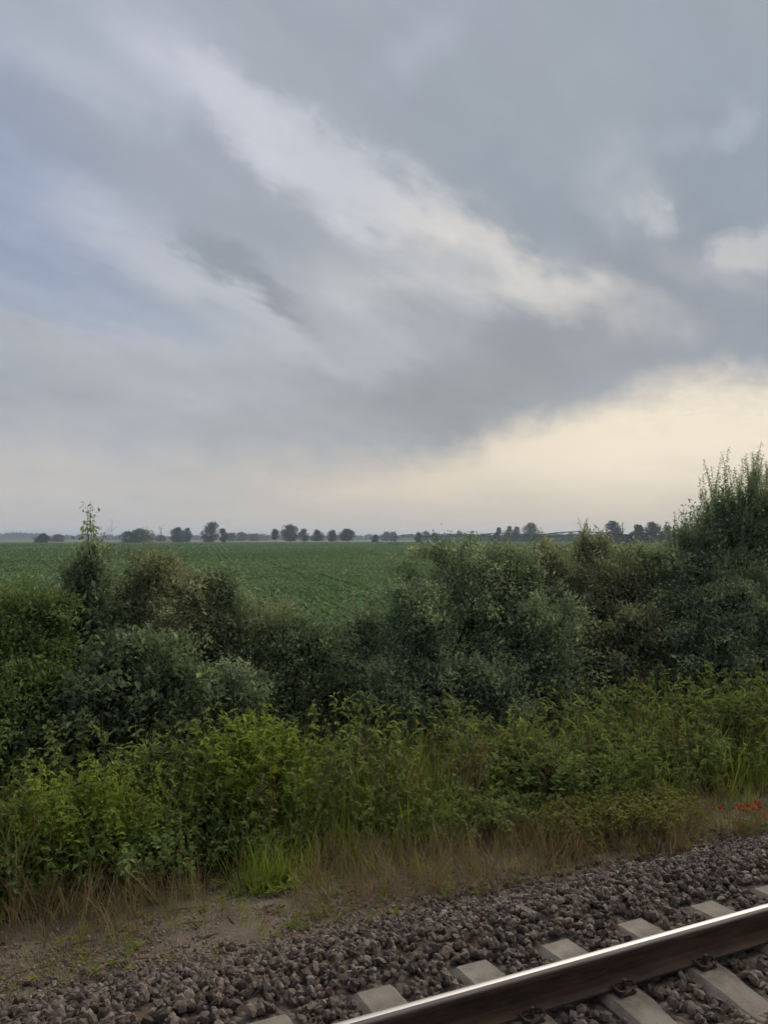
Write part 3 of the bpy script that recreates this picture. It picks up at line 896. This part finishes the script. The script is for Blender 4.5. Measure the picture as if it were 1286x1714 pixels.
def scatter(name, kinds, x, y, scale, mat, label, z=None, dt=None, tilt=.12, r=rng, nt=6, kind='stuff', parent=None):
    """many small plants joined into one mass"""
    g = Geo()
    n = len(x)
    if n == 0: return None
    z = ground_z(y) if z is None else z
    dt = np.zeros(n) if dt is None else dt
    T = [template(k, 900 + 31 * i + 7 * j) for j, k in enumerate(kinds) for i in range(nt)]
    pick = r.integers(0, len(T), n)
    a = r.uniform(0, 6.28, n)
    tx, ty = r.normal(0, tilt, n), r.normal(0, tilt, n)
    for ti, (v, f, tt) in enumerate(T):
        q = np.where(pick == ti)[0]
        if len(q) == 0: continue
        ca, sa = np.cos(a[q])[:, None], np.sin(a[q])[:, None]
        vx, vy, vz = v[:, 0], v[:, 1], v[:, 2]
        X = ca * vx - sa * vy + tx[q][:, None] * vz
        Yv = sa * vx + ca * vy + ty[q][:, None] * vz
        Z = np.broadcast_to(vz, X.shape)
        V = np.stack([X, Yv, Z], -1) * scale[q][:, None, None] + np.stack([x[q], y[q], z[q]], -1)[:, None]
        Fc = (f[None] + np.arange(len(q))[:, None, None] * len(v)).reshape(-1, 3)
        g.add(V.reshape(-1, 3), Fc, np.clip(tt[None] + dt[q][:, None], 0, 1).ravel())
    o = link(name, g.mesh(name, mat), parent)
    if kind: tag(o, label, kind=kind)
    return o


def belt(n, x0, x1, y0, y1, seed, thr, fr=1.0):
    """random places, thinned into patches"""
    r = np.random.default_rng(seed)
    x, y = r.uniform(x0, x1, n), r.uniform(y0, y1, n)
    k = vnoise(x * fr, y * fr * 1.3, seed) > thr + r.normal(0, .25, n)
    return x[k], y[k]


edge = lambda x: 6.58 - .075 * np.clip(x, -4, 14) + .28 * vnoise(x * 1.1, x * 0, 21)      # where the weeds begin
XA, XB = -4.5, 19.0
# tall nettles and mugwort
x, y = belt(2300, XA, XB, 6.2, 10.2, 31, -.35)
k = (y > edge(x) + .45) & (np.random.default_rng(32).uniform(size=len(x)) < np.clip((10.4 - y) / 2.2, 0, 1))
x, y = x[k], y[k]
scatter('nettles', ['nettle', 'nettle', 'mugwort'], x, y, np.random.default_rng(1).uniform(.65, 1.2, len(x)) * np.clip(.45 + (y - edge(x)) * .42, .4, 1.15), M_HERB, 'tall green stinging nettles massed between the verge and the hedge', dt=.12 * vnoise(x, y, 33))
x, y = belt(1300, XA, XB, 6.3, 10.0, 35, .05)
k = y > edge(x) + .2
x, y = x[k], y[k]
scatter('weeds', ['mugwort', 'mugwort', 'dock'], x, y, np.random.default_rng(2).uniform(.5, 1.1, len(x)) * np.clip(.5 + (y - edge(x)) * .4, .4, 1.1), M_HERB, 'bushy green weeds growing among the nettles', dt=.15 * vnoise(x, y, 37))
x, y = belt(1100, XA, XB, 6.8, 10.6, 41, -.1)
k = y > edge(x) + .4
x, y = x[k], y[k]
scatter('brambles', ['bramble'], x, y, np.random.default_rng(3).uniform(.4, .85, len(x)), M_LOOSE, 'arching brambles tangled through the weeds', dt=.1 * vnoise(x, y, 43))
# grasses
x, y = belt(7000, XA, XB, 5.6, 10.2, 51, -.15, 1.4)
k = y > edge(x) - .25
x, y = x[k], y[k]
scatter('grass', ['grass'], x, y, np.random.default_rng(4).uniform(.35, .95, len(x)) * np.clip(.45 + (y - edge(x)) * .5, .35, 1.15), M_GRASS, 'long green grass along the edge of the weeds', dt=.12 * vnoise(x, y, 53), tilt=.2)
x, y = belt(4600, XA, XB, 5.35, 7.4, 61, -.25, 1.3)
k = (y > edge(x) - .95 - .45 * vnoise(x * 1.3, y, 66)) & (y < edge(x) + .5)
x, y = x[k], y[k]
scatter('dry_grass', ['straw', 'straw', 'grass'], x, y, np.random.default_rng(5).uniform(.16, .48, len(x)), M_DRY, 'dry straw coloured grass on the brown verge', dt=.1 * vnoise(x, y, 63), tilt=.35)
x, y = belt(1100, 3.0, XB, 7.0, 9.8, 71, -.1, 1.2)
x2, y2 = belt(520, XA, 5.0, 7.0, 9.8, 72, .1, 1.2)
x, y = np.concatenate([x, x2]), np.concatenate([y, y2])
scatter('seed_grass', ['straw'], x, y, np.random.default_rng(6).uniform(.7, 1.05, len(x)), M_DRY, 'tall pale grass gone to seed standing among the weeds', tilt=.12)

x, y = belt(2200, XA, XB, 5.4, 7.0, 75, -.2, 1.6)
scatter('low_weeds', ['grass', 'dock', 'grass', 'mugwort'], x, y, np.random.default_rng(9).uniform(.06, .24, len(x)), M_GRASS, 'low green weeds rooted in the bare brown verge', dt=.1 * vnoise(x, y, 76), tilt=.3)
# dead stalks and litter lying on the verge
r_ = np.random.default_rng(12)
n = 1500
lx, ly = r_.uniform(XA, XB, n), r_.uniform(5.35, 7.1, n)
g = Geo()
aa = r_.uniform(0, 6.28, n)
leaves(g, np.stack([lx, ly, ground_z(ly) + .022], -1), np.stack([np.cos(aa), np.sin(aa), r_.normal(0, .12, n)], -1), r_.normal(0, .25, (n, 3)) + [0, 0, 1], r_.uniform(.05, .30, n), r_.uniform(.006, .016, n), r_.uniform(.2, .9, n))
o = link('dead_stalks', g.mesh('dead_stalks', M_DRY))
tag(o, 'dead stalks and leaf litter lying on the brown verge', kind='stuff')

# single clumps that stand out
def clump(name, px, py, Y, w_, d_, n, hs, kinds, mat, label, cat, seed, part='foliage', group=None):
    p0 = at_depth(px, py, Y)
    gz = float(ground_z(Y))
    e = empty(name, (p0[0], Y, gz), label, cat, group)
    r = np.random.default_rng(seed)
    a, q = r.uniform(0, 6.28, n), np.sqrt(r.uniform(0, 1, n))
    x, y = q * np.cos(a) * w_ / 2, q * np.sin(a) * d_ / 2
    s = r.uniform(hs[0], hs[1], n) * (1.05 - .45 * q * q)
    scatter(part, kinds, x, y, s, mat, '', z=ground_z(Y + y) - gz, r=r, kind=None, parent=e, tilt=.18)
    return e


CG = 'clumps of weeds along the verge'
clump('nettle_clump', 130, 1400, 7.35, 1.5, .9, 150, (.75, 1.15), ['nettle'], M_BRIGHT, 'pale bright green nettle clump left of the dark gap in the weeds', 'weeds', 301, group=CG)
clump('nettle_clump', 420, 1400, 7.7, 1.2, .9, 120, (.95, 1.35), ['nettle', 'mugwort'], M_BRIGHT, 'tall bright green weed clump standing in front of the low grey bush', 'weeds', 302, group=CG)
clump('bramble_bush', 1040, 1400, 6.1, 1.7, .8, 60, (.34, .55), ['bramble'], M_YELLOW, 'low yellow green bramble mound at the edge of the ballast', 'bramble', 303)
clump('grass_tussock', 455, 1480, 6.45, .65, .5, 60, (.3, .55), ['grass', 'dock'], M_BRIGHT, 'fresh green low tussock at the edge of the bare brown verge', 'grass tussock', 304)
clump('grass_tussock', 60, 1530, 7.0, .8, .5, 50, (.25, .5), ['grass'], M_GRASS, 'olive grass tussock at the left end of the brown verge', 'grass tussock', 305)
clump('bramble_bush', 800, 1400, 6.75, 1.3, .8, 36, (.36, .6), ['bramble'], M_HERB, 'low green bramble mound left of the yellow green one', 'bramble', 306)
clump('nettle_clump', 860, 1350, 7.5, 1.2, .8, 100, (.7, 1.0), ['nettle', 'mugwort'], M_HERB, 'mid green weed clump behind the low bramble mounds', 'weeds', 307, group=CG)
clump('nettle_clump', 1200, 1300, 7.4, 1.3, .8, 100, (.8, 1.15), ['mugwort'], M_HERB, 'bushy weed clump behind the red poppies', 'weeds', 308, group=CG)
for i, (px, Y, s, lab) in enumerate(((455, 7.0, .95, 'dock plant with a rusty seed spike by the fresh green tussock'), (905, 6.7, .85, 'dock plant with a rusty seed spike between the two bramble mounds'), (1262, 7.7, 1.2, 'tall dock plant with a rusty seed spike behind the poppies'), (1120, 8.0, 1.25, 'tall dock plant with a rusty seed spike below the dark rounded bush'), (660, 7.2, 1.1, 'dock plant with a rusty seed spike right of the low gap in the hedge'))):
    p0 = at_depth(px, 1400, Y)
    e = empty('dock_plant', (p0[0], Y, float(ground_z(Y))), lab, 'dock plant', 'dock plants gone to seed')
    z0 = np.zeros(3)
    r = np.random.default_rng(400 + i)
    scatter('leaves', ['dock'], np.array([0, .05]), np.array([0, .04]), np.array([s, s * .8]), M_HERB, '', z=np.zeros(2), r=r, kind=None, parent=e)
    for q in range(3):
        scatter('seed_spike', ['seedhead'], r.normal(0, .06, 1), r.normal(0, .06, 1), np.array([s * r.uniform(.75, 1.05)]), M_RUST, '', z=np.zeros(1), r=r, kind=None, parent=e)

# poppies at the right edge
def poppy_meshes(seed):
    r = np.random.default_rng(seed)
    g = Geo()
    for k in range(4):
        a = k * PI / 2 + r.normal(0, .15)
        c_, s_ = math.cos(a), math.sin(a)
        V = [(0, 0, 0)]
        for j in range(5):
            t_ = (j - 2) / 2 * .75
            V.append((.038 * math.cos(a + t_), .038 * math.sin(a + t_), .018 + r.normal(0, .004)))
        for j in range(3):
            t_ = (j - 1) * .5
            V.append((.054 * math.cos(a + t_), .054 * math.sin(a + t_), .034 + r.normal(0, .006)))
        g.add(V, [(0, 1, 2), (0, 2, 3), (0, 3, 4), (0, 4, 5), (1, 6, 2), (2, 6, 7), (2, 7, 3), (3, 7, 4), (4, 7, 8), (4, 8, 5)], r.uniform(.3, .8))
    fl = g.mesh('flower', M_POPPY, True)
    g = Geo(); tube(g, [(0, 0, .004), (0, 0, .012), (0, 0, .020)], [.006, .008, .005], 6, .1)
    ce = g.mesh('seed_capsule', M_PAD)
    g = Geo(); tube(g, [(0, 0, 0), (.02, .01, .25), (0, 0, .46)], [.003, .0025, .002], 4, .5, cap=False)
    n = 14
    a = r.uniform(0, 6.28, n)
    leaves(g, np.stack([np.zeros(n), np.zeros(n), r.uniform(.02, .2, n)], -1), np.stack([np.cos(a), np.sin(a), r.uniform(.2, .8, n)], -1), r.normal(0, .4, (n, 3)) + [0, 0, 1], .09, .02, .4)
    return fl, ce, g.mesh('stem', M_HERB)


pm = [poppy_meshes(s) for s in (1, 2, 3)]
for i, (px, py, Y) in enumerate(((1238, 1352, 5.55), (1252, 1349, 5.6), (1262, 1354, 5.5), (1274, 1351, 5.58), (1281, 1366, 5.45), (1205, 1354, 5.6), (1246, 1358, 5.5), (1269, 1346, 5.6))):
    p0 = at_depth(px, py, Y)
    gz = float(ground_z(Y))
    e = empty('poppy', (p0[0], Y, gz), 'small red poppy in the dry grass at the edge of the ballast', 'poppy', 'red poppies beside the ballast', i * 1.1)
    fl, ce, stm = pm[i % 3]
    pz = rng.uniform(.55, .8)
    hgt = p0[2] - gz
    s_ = link('stem', stm, e); s_.scale = (1, 1, hgt / .46)
    f_ = link('flower', fl, e); f_.location = (0, 0, hgt - .01); f_.rotation_euler = (rng.normal(-.2, .35), rng.normal(0, .35), 0); f_.scale = (pz,) * 3
    c_ = link('seed_capsule', ce, f_)

# ------------------------------------------------------------------ beet field
FIELD_END = 560.0
x_ = np.concatenate([np.linspace(-900, -130, 12), np.arange(-120, 400, 2.5), np.linspace(410, 1500, 14)])
y_ = np.concatenate([np.arange(13.5, 60, 1.5), np.arange(60, 160, 3.0), np.linspace(165, FIELD_END, 60)])
mf, t = material('beet canopy')
pos = t.n('ShaderNodeTexCoord').outputs['Object']
rows = t.n('ShaderNodeMapping', {0: pos, 2: (0, 0, math.radians(11))}).outputs[0]
n1 = t.noise(pos, .9, 6.0, .65)
n2 = t.noise(t.n('ShaderNodeMapping', {0: rows, 3: (2.0, .35, 1)}).outputs[0], .5, 4.0, .6)
n3 = t.noise(pos, .03, 4.0, .55)
v = t.math('ADD', t.math('ADD', t.math('MULTIPLY', n1, .45), t.math('MULTIPLY', n2, .3)), t.math('MULTIPLY', n3, .35))
c = t.ramp(v, [(.38, (.028, .066, .022, 1)), (.55, (.055, .120, .040, 1)), (.70, (.085, .160, .058, 1))])
p = t.n('ShaderNodeBsdfPrincipled', {'Base Color': c, 'Roughness': .95, 'Specular IOR Level': .0})
b = t.n('ShaderNodeBump', {'Strength': 1.0, 'Distance': .25, 'Height': t.noise(pos, 3.0, 4.0, .7)})
t.put(p.inputs['Normal'], b.outputs[0])
t.n('ShaderNodeOutputMaterial', {0: p.outputs[0]})
fld = sheet('field', x_, y_, lambda X, Y: -.86 + .05 * vnoise(X * .5, Y * .5, 81) + np.clip((Y - 120) / 100, 0, 1) * .14, mf)
tag(fld, 'wide level green field of beet leaves reaching to the far trees', kind='structure')


def crop_rows(y0, y1, drow, dpl, seed):
    r = np.random.default_rng(seed)
    th = math.radians(11)
    # row coordinates: u across the rows, s along them
    u = np.arange(-.22 * y1 - 20, 1.6 * y1, drow); s = np.arange(y0 * .9, y1 * 1.35, dpl)
    U, S = np.meshgrid(u, s)
    U, S = U.ravel() + r.normal(0, .05, U.size), S.ravel() + r.uniform(-dpl / 2, dpl / 2, U.size)
    x, y = U * math.cos(th) + S * math.sin(th), -U * math.sin(th) + S * math.cos(th)
    a = np.arctan2(x, y)
    k = (y > y0) & (y < y1) & (a > math.radians(-9)) & (a < math.radians(57)) & (r.uniform(size=x.size) > .06)
    k &= ~((np.abs((U % 27.0) - 8.0) < .32) | (np.abs((U % 27.0) - 9.9) < .32)) | (r.uniform(size=x.size) < .12)
    return x[k], y[k]


cx, cy, cs = [], [], []
for (y0, y1, dr, dp, s0) in ((16, 60, .5, .30, 1.0), (60, 110, .5, .75, 1.25), (110, 190, 1.0, 1.5, 1.7), (190, 330, 1.6, 2.4, 2.3), (330, 556, 2.6, 3.6, 3.0)):
    x, y = crop_rows(y0, y1, dr, dp, int(y0))
    cx.append(x); cy.append(y); cs.append(np.random.default_rng(int(y0)).uniform(.75, 1.25, len(x)) * s0)
cx, cy, cs = map(np.concatenate, (cx, cy, cs))
scatter('beet_plants', ['beet'], cx, cy, cs, M_CROP, 'rows of leafy green beet plants covering the field', z=np.full(len(cx), -.93), dt=.22 * vnoise(cx * .035, cy * .035, 91) + .12 * vnoise(cx * .4, cy * .4, 92), r=np.random.default_rng(8))

# ------------------------------------------------------------------ far trees
def tree_mesh(seed, W, H, trunk=.16, clumps=14, per=55, q=.55, gap=.5, shape='round'):
    r = np.random.default_rng(seed)
    gs, gl = Geo(), Geo()
    tr = .02 * H + .05
    topz = H * .72
    tube(gs, [(0, 0, -.3), (r.normal(0, .15), r.normal(0, .15), H * .3), (r.normal(0, .3), r.normal(0, .3), topz)], [tr, tr * .7, tr * .2], 6, .4)
    C_ = []
    for k in range(clumps):
        h = trunk + (1 - trunk) * (k + .5) / clumps
        e = (h - trunk) / (1 - trunk)
        if shape == 'round': rad = math.sin(PI * min(1, e * .8 + .16)) ** .7
        elif shape == 'tall': rad = math.sin(PI * min(1, e * .86 + .1)) ** .55 * .9
        else: rad = math.sqrt(max(0.02, 1 - e * e))
        for m in range(2):
            a = r.uniform(0, 6.28); d_ = rad * r.uniform(.25, .88) * W / 2
            C_.append((d_ * math.cos(a), d_ * math.sin(a), h * H * .97, (.15 + .12 * rad) * W * r.uniform(.7, 1.2)))
    for (x, y, z, R) in C_:
        base = np.array([0, 0, max(z - .35 * H, trunk * H * .8)])
        tube(gs, bez(base, np.array([x * .4, y * .4, (base[2] + z) / 2]), np.array([x, y, z]), np.linspace(0, 1, 4)), np.linspace(tr * .35, .03, 4), 4, .4, cap=False)
        n = per
        d_ = norm(r.normal(0, 1, (n, 3)))
        Pp = np.array([x, y, z]) + d_ * (R * r.uniform(.35, 1.05, n) ** .6)[:, None] * [1, 1, .75]
        Pp[:, 2] = np.maximum(Pp[:, 2], trunk * H * .9 + r.uniform(0, .04, n) * H)
        leaves(gl, Pp, d_ * .5 + r.normal(0, .8, (n, 3)), r.normal(0, .6, (n, 3)) + [0, 0, 1], q * r.uniform(.6, 1.3, n) * 1.3, q * r.uniform(.6, 1.2, n), np.clip(r.normal(.45, .18, n), 0, 1))
    return gs.mesh('trunk', M_BARK, True), gl.mesh('crown', M_TREE)


def far_tree(name, px, py_top, wpx, R, seed, label, cat='tree', group=None, gz=-1.0, **k):
    p0 = at_range(px, HORIZON, R)
    m_per = R / F / math.cos(math.atan((px - 643) / F)) * 1.0
    base_py = HORIZON + (CAM_Z - gz) / R * F
    dd = R * math.cos(math.atan2(p0[0], p0[1]) - YAW)
    H = (base_py - py_top) * dd / F
    W = wpx * dd / F
    e = empty(name, (p0[0], p0[1], gz), label, cat, group)
    a, b_ = tree_mesh(seed, W * 1.14, H, **k)
    link('trunk', a, e); link('crown', b_, e)
    return e


TG = 'single trees along the far edge of the field'
FAR = [
    (72, 895, 20, 620, 'dome', .08, 'low round dark tree beside the left blue wood'),
    (97, 896, 18, 900, 'dome', .05, 'pale bluish bush right of the low round tree'),
    (213, 891, 22, 640, 'dome', .04, 'left shoulder of the broad thicket, a low dark tree'),
    (236, 888, 40, 640, 'dome', .04, 'broad domed dark tree between the sapling and the tree pair'),
    (297, 884, 22, 640, 'round', .08, 'left tree of the close dark pair'),
    (313, 884, 15, 645, 'tall', .08, 'slim right tree of the close dark pair'),
    (353, 875, 26, 610, 'tall', .06, 'tallest dark tree on the horizon, left of the line of six'),
    (373, 885, 15, 615, 'round', .08, 'small tree touching the tallest dark tree'),
    (461, 886, 13, 600, 'tall', .3, 'slim tree at the left end of the line of six'),
    (486, 880, 27, 600, 'round', .15, 'largest tree in the line of six'),
    (508, 886, 16, 605, 'round', .18, 'third tree of the line of six, close to the largest'),
    (531, 888, 19, 605, 'round', .2, 'flat bottomed fourth tree of the line of six'),
    (556, 888, 17, 610, 'round', .16, 'fifth tree of the line of six'),
    (581, 887, 22, 610, 'dome', .22, 'wide crowned tree at the right end of the line of six'),
    (628, 896, 12, 600, 'dome', .03, 'small round dark tree standing alone right of the line of six'),
    (701, 892, 13, 560, 'tall', .03, 'dark egg shaped tree by the thin end of the irrigation boom'),
    (729, 893, 14, 560, 'tall', .03, 'dull round tree under the irrigation boom'),
    (835, 883, 12, 640, 'tall', .2, 'slim left tree of the grove behind the irrigation boom'),
    (851, 881, 14, 640, 'tall', .15, 'second slim tree of the grove behind the irrigation boom'),
    (866, 882, 16, 650, 'round', .15, 'third tree of the grove behind the irrigation boom'),
    (889, 877, 28, 640, 'dome', .12, 'wide dome crowned tree of the grove behind the boom'),
    (1026, 873, 26, 520, 'round', .06, 'bluish broad tree left of the bare tree'),
    (1068, 879, 22, 520, 'dome', .1, 'wide tree right of the bare tree, left half of a pair'),
    (1094, 875, 32, 515, 'dome', .08, 'large spreading tree right of the bare tree'),
    (1117, 880, 18, 520, 'round', .06, 'tree at the right end of the far group by the hedge tree'),
    (1150, 878, 26, 520, 'round', .1, 'far tree seen through the thin twigs of the hedge tree'),
    (270, 898, 14, 900, 'dome', .03, 'pale low bush between the broad tree and the dark pair'),
    (388, 893, 14, 1000, 'round', .08, 'pale hazy tree right of the tallest dark tree'),
    (404, 892, 16, 1000, 'round', .08, 'pale hazy tree in the gap left of the line of six'),
    (425, 895, 14, 1050, 'round', .08, 'small hazy tree in the gap left of the line of six'),
    (648, 891, 16, 1000, 'round', .08, 'hazy tree right of the small lone round tree'),
    (659, 892, 13, 1000, 'round', .08, 'hazy tree at the far end of the irrigation boom'),
    (714, 890, 14, 1000, 'round', .08, 'hazy tree between the two dark round trees'),
    (770, 891, 12, 1000, 'tall', .08, 'hazy slim tree behind the middle of the boom'),
]
for i, (px, py, wd, R, shp, tk, lab) in enumerate(FAR):
    far_tree('far_tree', px, py, wd, R, 500 + i, lab, 'tree', TG, shape=shp, trunk=tk, clumps=9 if wd < 20 else 13, per=95 if wd < 20 else 125, q=.50 + .4 * (R > 800) + wd * .006)

# a bare dead tree in the right group
p0 = at_range(1043, HORIZON, 515)
e = empty('bare_tree', (p0[0], p0[1], -1.0), 'bare dead tree with thin branches between the broad trees', 'tree', TG)
g = Geo(); r = np.random.default_rng(77)
tube(g, [(0, 0, -.3), (.2, 0, 6), (.1, .2, 13.6)], [.3, .2, .05], 5, .6)
link('trunk', g.mesh('trunk', M_BARK, True), e)
g = Geo()
for k in range(16):
    h0 = 3.5 + k * .6; a = r.uniform(0, 6.28); ln = r.uniform(1.2, 3.2)
    tube(g, [(.1, 0, h0), (math.cos(a) * ln * .5, math.sin(a) * ln * .5, h0 + ln * .6), (math.cos(a) * ln * .8, math.sin(a) * ln * .8, h0 + ln * 1.3)], [.11, .08, .04], 4, .6)
link('branches', g.mesh('branches', M_BARK, True), e)

# the far woods and hedges that close the view
g = Geo(); r = np.random.default_rng(5)
def wood(px0, px1, R, py_top, step, var, q):
    px = px0
    while px < px1:
        p0 = at_range(px, HORIZON, R + r.uniform(-60, 60))
        dd = R * math.cos(math.atan2(p0[0], p0[1]) - YAW)
        base_py = HORIZON + (CAM_Z + 1) / R * F
        H = (base_py - py_top + r.normal(0, var)) * dd / F
        W = step * dd / F * r.uniform(1.2, 2.2)
        n = 110
        d_ = norm(r.normal(0, 1, (n, 3)))
        rr = r.uniform(.3, 1, n) ** .4
        Pp = np.array([p0[0], p0[1], -1 + H * .5]) + d_ * rr[:, None] * [W / 2, W / 2, H * .5]
        leaves(g, Pp, d_ * .5 + r.normal(0, .8, (n, 3)), r.normal(0, .7, (n, 3)) + [0, 0, 1], q * r.uniform(.7, 1.3, n), q * r.uniform(.5, 1, n), np.clip(r.normal(.45, .15, n), 0, 1))
        px += step * r.uniform(.6, 1.2)
wood(-260, 78, 2300, 893.5, 7, .6, 7)
wood(60, 215, 1900, 897.5, 6, 1.0, 5)
wood(200, 460, 1700, 897, 6, 1.2, 4)
wood(380, 450, 1300, 894, 7, 1.2, 3)
wood(455, 700, 1700, 897, 6, 1.0, 4)
wood(640, 662, 1350, 893, 6, 1.5, 3)
wood(690, 1000, 1500, 896, 7, 1.2, 4)
wood(820, 925, 700, 900, 5, .8, 1.6)
wood(920, 1180, 800, 898, 6, 1.5, 2)
wood(1000, 1140, 540, 900, 6, 1.2, 1.4)
wood(745, 1180, 950, 895, 7, 1.6, 2.4)
wood(985, 1150, 530, 896, 6, 1.6, 1.5)
wood(1160, 1700, 1200, 893, 8, 1.8, 3.5)
o = link('far_woods', g.mesh('far_woods', M_TREE))
tag(o, 'blue grey far woods and hedges closing the horizon', kind='stuff')

# ------------------------------------------------------------------ irrigation machine in the field
a0, b0, c0, e0, K = .0126, .0361, 1.0, -.129, 373.0
def tower_xy(k):
    lat, dep = (a0 + b0 * k) * K, (c0 + e0 * k) * K
    return np.array([math.sin(YAW) * dep + math.cos(YAW) * lat, math.cos(YAW) * dep - math.sin(YAW) * lat])
P_ = [tower_xy(k) for k in range(0, 7)]
axis = P_[1] - P_[0]
ang = math.atan2(axis[1], axis[0])
span = float(np.linalg.norm(axis))
irr = empty('irrigation_boom', (P_[0][0], P_[0][1], -1.0), 'long wheeled irrigation boom with arched truss spans standing across the field', 'irrigation boom', None, ang)
# one span, built from x = 0 to span
g = Geo()
nb = 10
arch = lambda u: 4.3 + 1.0 * math.sin(PI * u)
pipe = [(u * span, 0, arch(u)) for u in np.linspace(0, 1, 21)]
tube(g, pipe, .13, 6)
span_pipe = g.mesh('pipe', M_GALV, True)
g = Geo()
for sgn in (-1, 1):
    prev = (0, 0, 4.25)
    for j in range(1, nb):
        u = j / nb
        q_ = (u * span, sgn * .75, arch(u) - 1.05 * math.sin(PI * u) ** .5)
        tube(g, [prev, q_], .055, 4)
        for du in (-.5, .5):
            u2 = (j + du) / nb
            tube(g, [q_, (u2 * span, 0, arch(u2))], .055, 4, cap=False)
        prev = q_
    tube(g, [prev, (span, 0, 4.25)], .055, 4)
for j in range(1, nb):
    u = j / nb; z_ = arch(u) - 1.05 * math.sin(PI * u) ** .5
    tube(g, [(u * span, -.75, z_), (u * span, .75, z_)], .055, 4)
span_truss = g.mesh('truss', M_GALV)
g = Geo()
for sgn in (-1, 1):
    tube(g, [(0, sgn * 2.0, .65), (-.25, 0, 4.2)], .07, 5)
    tube(g, [(0, sgn * 2.0, .65), (.25, 0, 4.2)], .07, 5)
    tube(g, [(0, sgn * 1.1, 2.3), (.1, -sgn * .1, 4.1)], .04, 4)
tube(g, [(0, -2.1, .6), (0, 2.1, .6)], .09, 6)
box(g, (-.2, -.25, .45), (.2, .25, .8)); box(g, (-.2, .3, 1.6), (.2, .7, 2.3))
tower_mesh = g.mesh('tower', M_GALV)
g = Geo()
th = np.linspace(0, 2 * PI, 17)
tube(g, [(0.0 + .0 * t_, .55 * math.cos(t_), .55 * math.sin(t_)) for t_ in th], .16, 6, cap=False)
tyre_mesh = g.mesh('wheel', M_TYRE, True)
g = Geo(); tube(g, [(-.1, 0, 0), (.1, 0, 0)], .42, 12)
rim_mesh = g.mesh('rim', M_GALV)
for k in range(6):
    pp = link('pipe', span_pipe, irr); pp.location = (k * span, 0, 0)
    trs = link('truss', span_truss, irr); trs.location = (k * span, 0, 0)
for k in range(7):
    tw = link('tower', tower_mesh, irr); tw.location = (k * span, 0, 0)
    for sgn in (-1, 1):
        wh = bpy.data.objects.new('wheel', tyre_mesh); COL.objects.link(wh); wh.parent = tw
        wh.location = (0, sgn * 2.1, .66); wh.rotation_euler = (0, 0, 0)

# ------------------------------------------------------------------ haze
g = Geo(); box(g, (-6500, -6500, -2.2), (6500, 6500, 32))
mh = bpy.data.materials.new('haze'); mh.use_nodes = True
t = NT(mh.node_tree)
pv = t.n('ShaderNodeVolumePrincipled', {'Color': (.74, .86, 1.0, 1), 'Density': .00028, 'Anisotropy': .2})
t.n('ShaderNodeOutputMaterial', {1: pv.outputs[0]})
hz = link('haze', g.mesh('haze', mh))
tag(hz, 'thin pale haze over the fields, fading the far woods to blue', kind='stuff')
